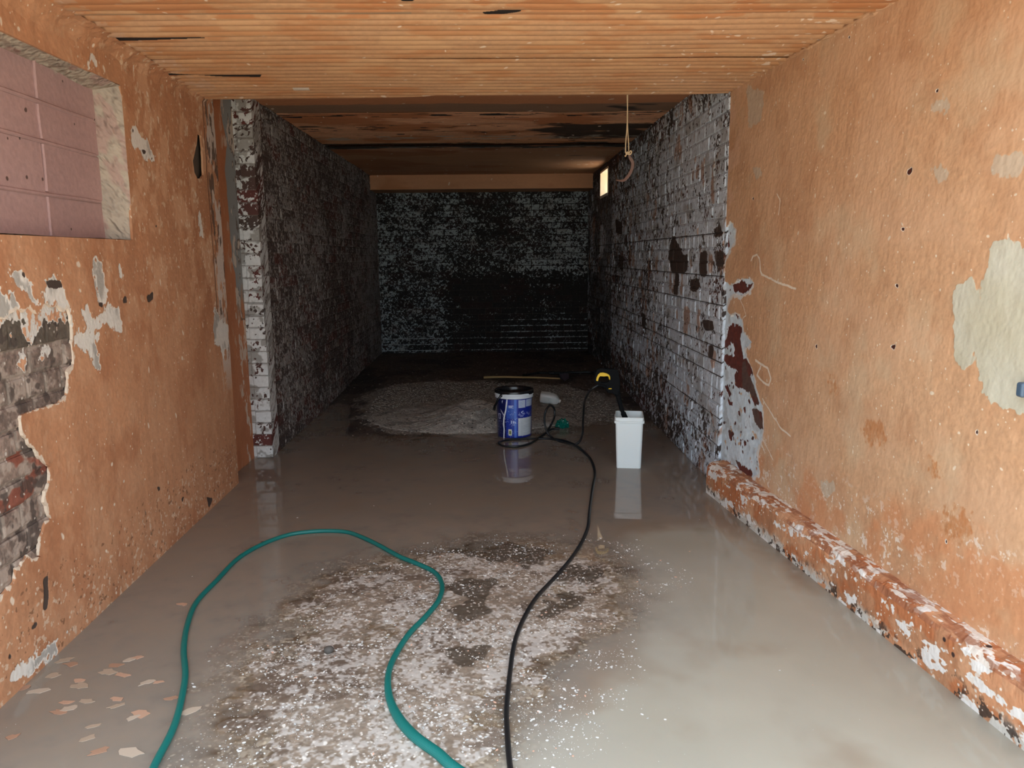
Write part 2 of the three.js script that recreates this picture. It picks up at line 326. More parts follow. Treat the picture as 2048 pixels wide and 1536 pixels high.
// the plaster ends in a ragged edge by the corner; beyond it the old whitewash shows
const EDGE = [[4.761, 1.564], [4.644, 1.644], [4.556, 1.581], [4.572, 1.516], [4.65, 1.465], [4.708, 1.415], [4.714, 1.296], [4.602, 1.267], [4.486, 1.302], [4.348, 1.317], [4.278, 1.292], [4.34, 1.24], [4.435, 1.213], [4.552, 1.219], [4.633, 1.189], [4.65, 1.119], [4.586, 1.088], [4.505, 1.111], [4.415, 1.078], [4.395, 1.011], [4.274, 0.964], [4.312, 0.94], [4.365, 0.92], [4.34, 0.869], [4.282, 0.837], [4.231, 0.794], [4.197, 0.721], [4.147, 0.677], [4.105, 0.63], [4.081, 0.513], [4.089, 0.473], [4.15, 0.365], [4.107, 0.266], [4.201, 0.202], [4.246, 0.095]];
const MAROON = [
  [[4.641, 1.018], [4.536, 1.039], [4.447, 1.029], [4.469, 0.958], [4.435, 0.903], [4.408, 0.846], [4.316, 0.841], [4.244, 0.795], [4.316, 0.77], [4.235, 0.703], [4.162, 0.632], [4.227, 0.614], [4.308, 0.682], [4.51, 0.675], [4.523, 0.735], [4.474, 0.775], [4.58, 0.775], [4.702, 0.807], [4.689, 0.84], [4.548, 0.842], [4.537, 0.891], [4.571, 0.932], [4.639, 0.904], [4.708, 0.871], [4.719, 0.907], [4.651, 0.954]],
  [[4.264, 0.584], [4.14, 0.601], [4.093, 0.516], [4.136, 0.493], [4.218, 0.52]], [[4.47, 0.235], [4.351, 0.234], [4.231, 0.231], [4.234, 0.193], [4.31, 0.18], [4.383, 0.186]],
  [[4.68, 0.652], [4.616, 0.651], [4.558, 0.612], [4.587, 0.595]], [[4.61, 0.581], [4.539, 0.579], [4.552, 0.552], [4.6, 0.555]], [[4.601, 0.394], [4.539, 0.408], [4.499, 0.387], [4.525, 0.332], [4.564, 0.341]], [[4.364, 0.379], [4.314, 0.376], [4.34, 0.344]],
  [[4.602, 1.269], [4.515, 1.293], [4.428, 1.287], [4.39, 1.254], [4.298, 1.291], [4.308, 1.258], [4.408, 1.226], [4.516, 1.226], [4.584, 1.235]], [[4.546, 1.149], [4.473, 1.16], [4.454, 1.109], [4.509, 1.076], [4.557, 1.108]], [[4.333, 1.375], [4.287, 1.381], [4.288, 1.327], [4.323, 1.34]],
  [[4.466, 0.527], [4.438, 0.544], [4.428, 0.517]], [[4.39, 0.574], [4.347, 0.574], [4.358, 0.537]], [[4.317, 0.632], [4.282, 0.621], [4.3, 0.6]], [[4.745, 1.563], [4.698, 1.568], [4.676, 1.488], [4.729, 1.474]], [[4.716, 1.94], [4.661, 1.92], [4.655, 1.768], [4.693, 1.765]],
];
const GREY = [
  [[2.439, 1.497], [2.385, 1.471], [2.325, 1.466], [2.261, 0.963], [2.322, 0.969], [2.375, 0.969], [2.415, 0.974], [2.445, 1], [2.484, 1.033], [2.5, 1.107], [2.509, 1.178], [2.507, 1.278], [2.5, 1.368], [2.485, 1.462]],
  [[2.618, 1.352], [2.572, 1.363], [2.532, 1.348], [2.508, 1.262], [2.511, 1.178], [2.528, 1.078], [2.564, 1.054], [2.599, 1.094], [2.616, 1.135], [2.633, 1.233], [2.632, 1.304]],
];
const CREAM = [ [[4.352, 1.924], [4.273, 1.905], [4.231, 1.862], [4.267, 1.845], [4.334, 1.872]], [[2.826, 1.746], [2.758, 1.747], [2.702, 1.716], [2.725, 1.694], [2.795, 1.714]], [[3.442, 0.804], [3.423, 0.83], [3.41, 0.793], [3.436, 0.782]], [[2.516, 1.751], [2.384, 1.749], [2.376, 1.682], [2.453, 1.68], [2.495, 1.706]], [[3.468, 0.409], [3.338, 0.447], [3.323, 0.394], [3.417, 0.358]], [[2.8, 1.979], [2.716, 1.931], [2.765, 1.915], [2.845, 1.949]], [[4.481, 2.369], [4.248, 2.284], [4.265, 2.148], [4.427, 2.149]] ];
const HOLES = [ [[2.95, 1.755], [2.926, 1.759], [2.925, 1.748], [2.939, 1.741], [2.951, 1.744]], [[2.965, 1.542], [2.946, 1.545], [2.948, 1.532]], [[2.978, 1.332], [2.96, 1.336], [2.961, 1.323]], [[2.822, 2.009], [2.804, 2.013], [2.805, 2.004]], [[3.428, 2.347], [3.416, 2.348], [3.419, 2.339]], [[3.832, 2.352], [3.818, 2.353], [3.822, 2.347]], [[4.343, 1.756], [4.323, 1.755], [4.328, 1.745]], [[2.98, 1.094], [2.948, 1.102], [2.959, 1.083]], [[2.478, 0.868], [2.47, 0.879], [2.472, 0.859]], [[2.578, 0.454], [2.571, 0.46], [2.572, 0.447]], [[3.567, 1.029], [3.554, 1.04], [3.552, 1.019]] ];
const rustMarks = [ [[3.146, 0.719], [3.046, 0.803], [2.964, 0.78], [2.983, 0.715], [3.086, 0.686]], [[2.622, 0.508], [2.577, 0.579], [2.489, 0.59], [2.446, 0.535], [2.512, 0.466], [2.589, 0.456]], [[2.996, 0.884], [2.937, 0.895], [2.942, 0.878]], [[3.423, 0.91], [3.38, 0.916], [3.355, 0.842], [3.388, 0.825]], [[2.715, 0.694], [2.651, 0.748], [2.631, 0.69], [2.682, 0.66]], [[2.692, 0.903], [2.594, 0.93], [2.603, 0.902]] ];
const SCRATCHES = [
  [0.009, ...[[4.33, 1.419], [4.306, 1.443], [4.255, 1.451], [4.221, 1.432], [4.212, 1.409], [4.201, 1.363], [4.181, 1.345], [3.991, 1.311], [3.787, 1.286]]],
  [0.007, ...[[4.11, 0.684], [3.993, 0.624], [3.871, 0.57], [3.77, 0.554]]], [0.01, ...[[4.219, 0.879], [4.14, 0.867], [4.058, 0.854], [4.017, 0.807], [4.038, 0.769], [4.112, 0.773], [4.192, 0.8], [4.146, 0.856]]],
  [0.004, ...[[4.478, 1.211], [4.401, 1.15], [4.37, 1.115], [4.423, 1.083]]], [0.004, ...[[4.409, 0.935], [4.35, 0.905], [4.381, 0.858]]], [0.005, ...[[4.102, 0.472], [4.003, 0.419], [3.951, 0.383]]], [0.004, ...[[4.113, 0.459], [4.05, 0.393]]], [0.005, ...[[4.042, 1.756], [3.998, 1.716], [4.014, 1.648]]],
];
const rMaroon = mask(RIGHT_REGION, 1280, 1080, MAROON, 2), rGrey = mask(RIGHT_REGION, 1024, 880, GREY, 5), rCream = mask(RIGHT_REGION, 1024, 880, CREAM, 6), rHole = mask(RIGHT_REGION, 1280, 1080, HOLES, 1),
  rRust = mask(RIGHT_REGION, 1024, 880, rustMarks, 8), rScratch = mask(RIGHT_REGION, 1280, 1080, [], 1, SCRATCHES), rEdge = mask(RIGHT_REGION, 1024, 880, [[...EDGE, [4.76, 0.08], [4.9, 0.08], [4.9, 1.6]]], 5);
const rightPlaster = paint('orange_limewash_right', RIGHT_REGION, 1792, 1536, (u, v, o) => {
  const { t, b, g, m } = orange(u, v, o, 11, [199, 150, 112, 212, 172, 136]), wx = (fbm(u * 30, v * 30, 3) - 0.5) * 0.04, wy = (fbm(u * 30 + 50, v * 30, 3) - 0.5) * 0.05, fine = fbm(u * 100, v * 60, 3), lump = fbm(u * 6, v * 7, 3), trowel = 0.5 * fbm((u + 0.2 * v) * 30, v * 7, 3) + 0.5 * fbm((u + 0.15 * v) * 60, v * 16, 2);
  const worn = fbm(u * 3.2 + 14, v * 4.4, 5);
  put(o, 214, 172, 138, step(0.4, 0.75, worn) * 0.6);
  put(o, 208, 182, 150, step(0.5, 0.8, fbm(u * 5 + 2, v * 4 + 7, 4)) * 0.55);
  const nick = Math.max(chips(u * 20, v * 18, 0.03, 0.14, 1.8), chips(u * 55, v * 55, 0.03, 0.3));
  put(o, 232, 214, 190, nick * 0.9);
  const low = v - 0.18 - (fbm(u * 2, 4) - 0.4) * 0.3;
  if (low < 0.3) put(o, 232, 218, 204, step(0.6, 0.66, 0.6 * fbm(u * 70, v * 70 + 8, 3) + 0.4 * fbm(u * 14, v * 14 + 8, 3)) * step(0.3, 0.18, low) * 0.85);   // salt bloom above the plinth
  if (low < 0.3) put(o, 206, 130, 84, step(0.4, 0.7, fbm(u * 7, v * 7 + 3, 3)) * step(0.3, 0.2, low) * 0.5);
  const rust = rRust(u + wx * 2, v + wy * 2) + (fine - 0.5) * 0.9;
  put(o, 178, 108, 58, step(0.25, 0.85, rust) * (0.25 + 0.5 * fine));
  put(o, 196, 188, 172, step(0.35, 0.5, rCream(u + wx, v + wy) + (fine - 0.5) * 0.5) * 0.6);
  const grey = step(0.4, 0.52, rGrey(u + wx, v + wy) + (fine - 0.5) * 0.25);
  put(o, mix(186, 206, m), mix(178, 204, m), mix(152, 190, m), grey * 0.96);
  put(o, 236, 222, 204, step(0.2, 0.5, rScratch(u + wx * 0.2, v + wy * 0.2) + (fine - 0.5) * 0.3) * 0.9);
  const hole = step(0.25, 0.4, rHole(u + wx * 0.2, v + wy * 0.2));
  put(o, 236, 224, 208, step(0.04, 0.12, rHole(u + wx * 0.2, v + wy * 0.2))); put(o, 74, 36, 28, hole);
  put(o, 222, 216, 210, step(0.18, 0.3, rEdge(u + wx * 0.8, v + wy * 0.8) + (fine - 0.5) * 0.3));
  const corner = step(4.52, 4.6, u + 0.1 * (lump - 0.5));
  put(o, 214, 172, 142, corner * step(0.5, 0.6, lump) * step(1.5, 1.8, v) * 0.7);
  o[3] = 0.42 + (lump - 0.5) * 0.7 + (fbm(u * 24, v * 20, 3) - 0.5) * 0.12 + (trowel - 0.5) * 0.2 + (g - 0.5) * 0.14 - hole * 0.5 + grey * 0.06;
}, { bumpScale: 0.012, roughness: 0.62 });
const rightOld = paint('old_whitewash', RIGHT_REGION, 1024, 896, (u, v, o) => {
  const w = (fbm(u * 40, v * 40, 3) - 0.5) * 0.035, g = fbm(u * 50, v * 50, 3), lump = fbm(u * 14, v * 14, 4), fine = fbm(u * 120, v * 80, 3);
  o[0] = 214 + 24 * (g - 0.5); o[1] = 226 + 24 * (g - 0.5); o[2] = 234 + 22 * (g - 0.5);
  put(o, 168, 170, 168, step(0.56, 0.68, lump) * 0.5);
  put(o, 74, 40, 34, chips(u * 30, v * 26, 0.16, 0.3, 1.6));
  const bare = step(0.36, 0.46, rMaroon(u + w, v + w) + (fine - 0.5) * 0.45);
  put(o, mix(84, 112, g), mix(38, 52, g), mix(30, 42, g), bare);
  put(o, 90, 74, 66, bare * (v < 0.5 || u < 4.42 ? step(0.45, 0.6, lump) : 0) * 0.8);
  if (v < 0.7) put(o, 206, 150, 104, step(0.74, 0.78, fbm(u * 24 + 4, v * 20, 3)) * 0.7);
  o[3] = 0.6 + (lump - 0.5) * 0.6 + (g - 0.5) * 0.2 - bare * 0.3;
}, { bumpScale: 0.014, roughness: 0.8 });

// --- plinth along the right wall: its map runs along it (u) and round its profile (v: 0 at the water, 0.2 the upper edge, then the top)
const kerbPaint = paint('plinth_limewash', [1.9, 4.76, -0.05, 0.4], 2048, 384, (u, v, o) => {
  const { g } = orange(u, v + 3, o, 17), f = fbm(u * 30, v * 30, 4), f2 = fbm(u * 9, v * 12 + 5, 4), near = 3.1 - u;
  put(o, 186, 98, 50, step(0.45, 0.6, f2) * 0.5);
  put(o, 224, 176, 138, step(0.5, 0.66, fbm(u * 5 + 9, v * 9, 3)) * 0.5);
  const low = 1 - step(0.02, 0.075, v + (f - 0.5) * 0.07);
  put(o, 206, 200, 190, low * step(0.42, 0.5, fbm(u * 4 + 3, 8, 3) + (f - 0.5) * 0.7));            // limescale along the waterline
  put(o, 60, 46, 38, low * step(0.57, 0.62, fbm(u * 40, v * 40 + 9, 3)) * 0.85);
  put(o, 232, 226, 220, step(0.6, 0.64, fbm(u * 14 + 21, v * 22 + 2, 4) + (f - 0.5) * 0.3 + (near > 0 ? 0.015 : -0.02)));
  put(o, 230, 218, 204, Math.max(chips(u * 50, v * 50, 0.2, 0.34), chips(u * 24, v * 24, 0.08, 0.3, 1.8)) * 0.9);
  if (v > 0.165) { put(o, 150, 94, 66, step(0.42, 0.6, fbm(u * 9, v * 40, 4)) * 0.7); put(o, 226, 214, 202, step(0.58, 0.63, fbm(u * 14 + 4, v * 40 + 1, 4) + (f2 - 0.5) * 0.4)); }
  put(o, 60, 40, 34, chips(u * 14, v * 14 + 5, near > 0.4 ? 0.1 : 0.02, 0.16));
  o[3] = 0.5 + (f - 0.5) * 0.5 + (g - 0.5) * 0.25;
}, { bumpScale: 0.009, roughness: 0.8 });

// --- rear walls: peeling whitewash over dark brick
function peeling(k, { white, cover, dark, red, seed, orangeStain = 0, sc = 20, jointDark = false, extra }) {
  return (u, v, o) => {
    const q = brickAt(u, v, k), g = fbm(u * 55 + seed, v * 55, 3), n = fbm(u * sc + seed, v * sc, 4), big = fbm(u * 1.7 + seed, v * 1.7, 3), fl = fbm(u * sc * 2.6, v * sc * 2.6 + seed, 3);
    const edge = Math.min(q.du, q.dv) + (n - 0.5) * 0.008, joint = 1 - step(0.003, 0.008, edge);
    const tone = 0.75 + 0.5 * g;
    o[0] = mix(dark[0], red[0], step(0.62, 0.9, q.h2)) * tone; o[1] = mix(dark[1], red[1], step(0.62, 0.9, q.h2)) * tone; o[2] = mix(dark[2], red[2], step(0.62, 0.9, q.h2)) * tone;
    put(o, 88, 80, 74, joint * 0.5);
    const have = 0.42 * n + 0.4 * fl + 0.18 * big + (q.h - 0.5) * 0.1 + cover(u, v, q, n) - 0.5, on = step(-0.012, 0.014, have);
    put(o, white[0] * (0.86 + 0.28 * g), white[1] * (0.86 + 0.28 * g), white[2] * (0.86 + 0.28 * g), on);
    put(o, 122, 112, 102, on * step(0.55, 0.7, fbm(u * 6 + seed, v * 9, 3)) * 0.35);
    if (jointDark && v > 0.75) put(o, 34, 31, 30, joint * (0.4 + 0.6 * step(0.45, 0.6, big)));
    if (orangeStain) put(o, 150, 92, 58, step(0.66, 0.72, fbm(u * 8 + 3, v * 5 + seed, 4)) * orangeStain);
    o[3] = 0.4 + 0.26 * on + (g - 0.5) * 0.25 + (n - 0.5) * 0.2 - joint * (on ? 0.12 : 0.12);
    if (extra) extra(u, v, o, q, n, fl);
  };
}
const RR = [4.68, 11.52, 0, 2.62];
const rrBare = mask(RR, 1280, 512, [
  [[6.073, 1.599], [5.97, 1.566], [5.707, 1.446], [5.591, 1.453], [5.593, 1.34], [5.723, 1.309], [5.944, 1.316], [6.077, 1.302], [6.191, 1.408], [6.168, 1.524]], [[5.278, 1.452], [5.167, 1.471], [5.082, 1.461], [5.078, 1.323], [5.148, 1.299], [5.25, 1.306], [5.283, 1.379]], [[5.5, 1.272], [5.299, 1.288], [5.256, 1.246], [5.316, 1.204], [5.479, 1.203], [5.524, 1.23]],
  [[5.155, 1.019], [4.917, 1.032], [4.877, 0.978], [5.11, 0.95]], [[5.977, 1.315], [5.845, 1.292], [5.863, 1.15], [5.994, 1.151]], [[4.947, 1.6], [4.82, 1.631], [4.75, 1.563], [4.92, 1.553]], [[4.909, 1.46], [4.738, 1.465], [4.717, 1.37], [4.878, 1.377]], [[4.981, 0.871], [4.865, 0.868], [4.901, 0.784], [4.995, 0.788]],
  [[8.969, 1.843], [8.449, 1.793], [8.472, 1.663], [8.886, 1.702]], [[8.657, 1.452], [8.325, 1.425], [8.411, 1.293], [8.716, 1.315]], [[7.274, 0.919], [7.08, 0.91], [7.115, 0.77], [7.287, 0.791]] ], 2);
const rightRear = paint('peeling_whitewash', RR, 2048, 1024, peeling(2, {
  white: [208, 217, 227], dark: [66, 55, 51], red: [82, 50, 44], seed: 5, orangeStain: 0.5,
  sc: 25, cover: (u, v, q, n) => 0.11 - (u > 6.4 + (n - 0.5) * 3 ? 0.05 : 0) - (u > 8 + (n - 0.5) * 3 ? 0.06 : 0) - 0.09 * step(0.55, 0.2, v) - (u < 4.95 && v > 1.2 ? 0.05 : 0) - step(2.3, 2.55, v) * 0.1,
  extra: (u, v, o, q, n, fl) => {
    put(o, 68, 53, 46, step(0.4, 0.5, rrBare(u, v) + (fl - 0.5) * 0.6));
    const soot = u > 9.2 && fbm(u * 2, v * 3, 3) > 0.45; if (soot) put(o, 40, 40, 42, 0.45);
    const bed = 1 - step(0.002, 0.006, Math.abs(v - COURSE * Math.round(v / COURSE)) + (n - 0.5) * 0.006);
    put(o, 50, 44, 42, bed * (hash(Math.round(v / COURSE), 4) > 0.66 ? 0.9 : 0.15));
  } }), { bumpScale: 0.012, roughness: 0.85 });
const LR = [5.5, 11.52, 0, 2.62];
const leftRear = paint('sooty_brick', LR, 2048, 1024, peeling(3, {
  sc: 34, white: [150, 144, 140], dark: [74, 60, 55], red: [86, 50, 44], seed: 9,
  cover: (u, v) => -0.03 + (u > 10.4 ? 0.06 : 0) - (u < 6 ? 0.02 : 0) + 0.03 * step(2.2, 2.4, v),
}), { bumpScale: 0.012, roughness: 0.88 });
const BR = [-1.75, 1.45, 0, 2.45];
const backFace = paint('blackened_brick', BR, 1536, 1152, peeling(4, {
  sc: 40, jointDark: true, white: [164, 175, 178], dark: [37, 34, 33], red: [44, 33, 31], seed: 14,
  cover: (u, v, q, n) => {
    const up = v + (n - 0.5) * 0.5, left = -0.75 + (n - 0.5) * 0.6;
    const soot = up < 1.25 && u > left ? -0.14 : 0, joint = v < 0.5 + (n - 0.5) * 0.5 && u > -1.2 && q.dv < 0.008 && u > 0.1 ? 0.2 : v < 0.3 && q.dv < 0.008 ? 0.14 : 0;
    return -0.045 + soot + joint + (up > 1.25 && (u > 0.5 || u < -0.5) ? 0.03 : 0) - (up > 1.7 && u < 0.3 && u > -1 ? 0.03 : 0) + (v < 0.8 && u > 0.75 ? 0.05 : 0);
  } }), { bumpScale: 0.012, roughness: 0.88 });
const pierFace = paint('pier_whitewash', [-1.8, -1.6, 0, 2.6], 256, 2048, (u, v, o) => {
  const g = fbm(u * 60, v * 60, 3), n = 0.6 * fbm(u * 26, v * 26, 4) + 0.4 * fbm(u * 70, v * 70, 3), i = Math.floor(v / COURSE), dv = Math.min(v - i * COURSE, (i + 1) * COURSE - v), h = hash(i, 77);
  o[0] = mix(70, 96, h); o[1] = mix(58, 48, h); o[2] = mix(52, 42, h);
  const bareness = v < 1.05 ? 0.02 + (h > 0.6 ? 0.14 : -0.06) : v > 1.65 && v < 2.1 ? 0.11 : v > 2.1 ? 0.03 : -0.03;
  const on = step(-0.015, 0.015, n * 0.7 + g * 0.3 - 0.445 - bareness + (u < -1.735 ? 0.04 : 0));
  put(o, 206 + 24 * (g - 0.5), 206 + 24 * (g - 0.5), 204 + 24 * (g - 0.5), on);
  put(o, 118, 112, 104, on * step(0.56, 0.66, fbm(u * 14, v * 14 + 6, 3)) * 0.6);
  put(o, 110, 100, 92, (1 - step(0.003, 0.008, dv)) * 0.6);
  o[3] = 0.4 + 0.3 * on + (g - 0.5) * 0.3;
}, { bumpScale: 0.01, roughness: 0.85 });
const recessPaint = paint('recess_limewash', [4.9, 5.7, 0, 2.6], 384, 1024, (u, v, o) => {
  const { g } = orange(u, v, o, 23), f = fbm(u * 20, v * 9, 4), k = (fbm(v * 5, 2, 3) - 0.5) * 0.16;
  put(o, 180, 100, 56, 0.45);
  if (v > 1.02) { put(o, 142, 144, 142, step(0.0, 0.02, u - 5.44 - k) * step(1.02, 1.25, v + (f - 0.5) * 0.5)); put(o, 84, 66, 56, step(0.52, 0.58, f) * step(5.52, 5.56, u) * 0.8); }
  put(o, 206, 190, 174, step(0.6, 0.64, f) * step(5.3, 5.5, u) * 0.9);
  o[3] = 0.5 + (g - 0.5) * 0.3;
}, { bumpScale: 0.006, roughness: 0.8 });

// --- the bricked-up window: mauve blocks and rough render round them
const blockPaint = paint('mauve_paint', [2.4, 3.9, 1.45, 2.35], 1024, 640, (u, v, o) => {
  const g = fbm(u * 60, v * 60, 3), t = fbm(u * 3, v * 3, 3), e = Math.min(3.66 - u, (2.165 - v) * 1.3) + (fbm(u * 20, v * 14, 3) - 0.5) * 0.09;
  o[0] = mix(172, 184, t); o[1] = mix(138, 150, t); o[2] = mix(134, 144, t);
  put(o, 186, 176, 160, step(0.035, 0.005, e) * 0.9);
  put(o, 92, 70, 64, chips(u * 16, v * 16, 0.07, 0.18));
  const d = 0.95 + 0.1 * g; o[0] *= d; o[1] *= d; o[2] *= d;
  o[3] = 0.5 + (g - 0.5) * 0.5;
}, { bumpScale: 0.003, roughness: 0.75 });
const renderPaint = paint('rough_render', [2.4, 3.9, 1.45, 2.35], 512, 320, (u, v, o) => {
  const g = fbm(u * 50, v * 50, 4), t = fbm(u * 7, v * 7, 3);
  o[0] = mix(166, 200, t); o[1] = mix(152, 184, t); o[2] = mix(138, 162, t);
  put(o, 178, 142, 132, step(0.54, 0.66, fbm(u * 12 + 5, v * 9, 3)) * 0.6);
  o[3] = g;
}, { bumpScale: 0.03, roughness: 0.9 });

// --- ceilings
const CEILING_REGION = [-1.8, 1.75, 2.2, 5];
const TEARS = [[-1.716, 4.185], [-1.609, 4.198], [-1.408, 4.236], [-1.168, 4.241], [-1.191, 4.275], [-1.395, 4.27], [-1.543, 4.255], [-1.669, 4.252]];
const cTear = mask(CEILING_REGION, 1024, 800, [TEARS, [[-1.719, 3.186], [-1.638, 3.175], [-1.599, 3.206], [-1.662, 3.218], [-1.731, 3.224]], [[-1.684, 3.567], [-1.537, 3.57], [-1.202, 3.583], [-1.463, 3.594], [-1.678, 3.599]], [[-0.025, 3.205], [0.134, 3.176], [0.119, 3.201], [-0.006, 3.243]], [[-0.324, 3.042], [-0.269, 3.043], [-0.279, 3.065], [-0.319, 3.065]] ], 0);
const frontCeiling = paint('ceiling_limewash', CEILING_REGION, 1536, 1024, (x, u, o) => {
  const t = fbm(x * 1.2, u * 2 + 6, 4), g = fbm(x * 60, u * 60, 3), s = fbm(x * 2.2, u * 30, 3), f = fbm(x * 16, u * 30, 4);
  o[0] = mix(197, 211, t); o[1] = mix(147, 166, t); o[2] = mix(104, 128, t);
  const d = 0.97 + 0.1 * (g - 0.5) + 0.1 * (s - 0.5); o[0] *= d; o[1] *= d; o[2] *= d;
  put(o, 214, 168, 124, step(0.5, 0.66, fbm(x * 3 + 7, u * 6, 4)) * 0.55);
  put(o, 186, 122, 76, step(0.5, 0.72, fbm(x * 4 + 3, u * 12 + 2, 4)) * 0.5);
  if (u < 3.3) put(o, 190, 122, 76, step(0.5, 0.58, fbm(x * 5, u * 9 + 1, 4)) * 0.6);
  put(o, 232, 214, 196, Math.max(chips(x * 24, u * 34, 0.03 + (x > 0.9 ? 0.1 : 0), 0.2, 2.2) * 0.8, step(0.7, 0.74, f) * (Math.abs(u - 4.8) < 0.06 || x > 1.3 || x < -1.55 ? 0.8 : 0)));
  if (x < -1.5) put(o, 198, 160, 132, step(0.5, 0.58, f) * 0.7);
  const seam = Math.abs(u - 3.22 - 0.02 * (noise(x * 1.5, 2) - 0.5));
  put(o, 150, 128, 104, step(0.012, 0.006, seam) * (x < -0.3 ? 0.8 : 0.25));
  put(o, 214, 208, 198, Math.abs(x + 1.05) < 0.045 && Math.abs(u - 4.58) < 0.02 ? 0.8 : 0);
  put(o, 26, 20, 18, cTear(x, u) > 0.4 ? 1 : 0);
  o[3] = 0.5 + (g - 0.5) * 0.3 + (f - 0.5) * 0.2;
}, { bumpScale: 0.004, roughness: 0.7 });
const rearCeiling = paint('stained_ceiling', [-1.8, 1.5, 4.8, 11.2], 1280, 1280, (x, u, o) => {
  const t = fbm(x * 1.3 + 8, u * 1.6, 4), g = fbm(x * 50, u * 50, 3), s = fbm(x * 1.6, u * 14, 4), f = fbm(x * 5, u * 26, 4), wob = (fbm(x * 2.4, u * 0.3 + 5, 3) - 0.5);
  o[0] = mix(204, 226, t); o[1] = mix(146, 170, t); o[2] = mix(110, 134, t);
  const d = 0.96 + 0.1 * (g - 0.5) + 0.2 * (s - 0.5); o[0] *= d; o[1] *= d; o[2] *= d;
  const a = u + wob * 0.12;
  if (a < 5.94) put(o, 186, 118, 74, 0.6); else if (a < 6.3) put(o, 126, 100, 82, 0.75);
  put(o, 158, 88, 48, step(6.2, 6.4, a) * step(0.5, 0.62, fbm(x * 1.5 + 30, u * 3, 4) - 0.14 * step(-0.9, 0.1, x) + 0.05) * 0.6);
  const flake = step(0.55, 0.6, f);
  put(o, 24, 20, 18, Math.abs(a - 6.4) < 0.07 && f > 0.6 ? 1 : 0);
  put(o, 30, 24, 22, f > 0.74 && u > 6.4 && u < 8 ? 0.8 : 0);
  const burn = step(0.56, 0.68, fbm(x * 2, u * 5 + 3, 4) + 0.26 * step(0.1, 0.9, x) - 0.1 - (u < 6.8 || u > 7.8 ? 0.3 : 0));
  put(o, 38, 30, 26, burn * 0.85);
  put(o, 168, 162, 150, Math.abs(a - 7.62) < 0.1 ? flake * 0.9 : 0);
  put(o, 36, 33, 33, Math.abs(a - 8.14) < 0.16 ? step(0.4, 0.5, fbm(x * 3, u * 8, 3) + (x < 0.1 ? 0.12 : 0)) * 0.85 : 0);
  put(o, 172, 168, 158, Math.abs(a - 8.26) < 0.05 ? flake * 0.8 : 0);
  if (u > 8.6) { put(o, 196, 146, 104, 0.5); }
  put(o, 224, 206, 186, chips(x * 16, u * 10, 0.03, 0.2, 2));
  o[3] = 0.5 + (f - 0.5) * 0.5 + (g - 0.5) * 0.2;
}, { bumpScale: 0.006, roughness: 0.8 });

// --- floor: concrete with lime grit, silt and dark earth
const FLOOR_REGION = [-1.9, 1.75, 1.7, 6.6];
const ISLE = [[-0.646, 1.591], [-0.789, 1.93], [-0.96, 2.281], [-0.979, 2.515], [-0.944, 2.794], [-0.948, 3.116], [-0.901, 3.397], [-0.727, 3.564], [-0.503, 3.492], [-0.36, 3.738], [-0.241, 3.872], [-0.034, 3.92], [0.221, 3.777], [0.431, 3.837], [0.55, 3.76], [0.726, 3.617], [0.803, 3.314], [0.682, 2.971], [0.485, 2.77], [0.333, 2.627], [0.224, 2.432], [0.177, 2.261], [0.165, 2.11], [0.161, 1.893], [0.144, 1.562]];
const STAINS = [ [[-0.2, 3.308], [-0.102, 3.414], [-0.021, 3.246], [-0.01, 3.049], [-0.071, 2.961], [-0.153, 2.987]], [[0.194, 3.16], [0.293, 3.18], [0.342, 3.128], [0.278, 3.012], [0.204, 2.993]], [[0.3, 3.513], [0.403, 3.477], [0.44, 3.304], [0.342, 3.229], [0.274, 3.34]], [[0.049, 4.168], [0.19, 4.202], [0.22, 3.998], [0.072, 3.967]], [[-0.227, 3.836], [0.018, 3.823], [0.262, 3.64], [0.276, 3.514], [0.04, 3.588], [-0.156, 3.662]], [[0.697, 3.238], [0.788, 3.156], [0.795, 3.011], [0.682, 3.064]], [[-0.163, 2.76], [-0.069, 2.794], [-0.021, 2.678], [-0.083, 2.575], [-0.147, 2.612]], [[0.342, 2.428], [0.472, 2.485], [0.439, 2.306], [0.335, 2.151], [0.311, 2.256]], [[-0.861, 3.235], [-0.834, 3.259], [-0.762, 3.038], [-0.779, 2.994]] ];
const isle = mask(FLOOR_REGION, 512, 690, [ISLE], 30), stain = mask(FLOOR_REGION, 512, 690, STAINS, 4);
const LIT_MILK = [[0.661, 3.974], [1.181, 4.106], [1.38, 3.584], [1.577, 2.077], [1.464, 1.515], [-0.175, 1.574], [-0.028, 1.982], [0.177, 2.261], [0.342, 2.557], [0.537, 2.848], [0.668, 3.32]];
const litMilkZone = mask(FLOOR_REGION, 384, 512, [LIT_MILK], 12), milk = (x, u) => step(0.12, 0.88, litMilkZone(x, u) + (fbm(x * 3 + 7, u * 3, 4) - 0.5) * 1.1);   // lime clouds, their paleness also painting in the brighter light near the opening
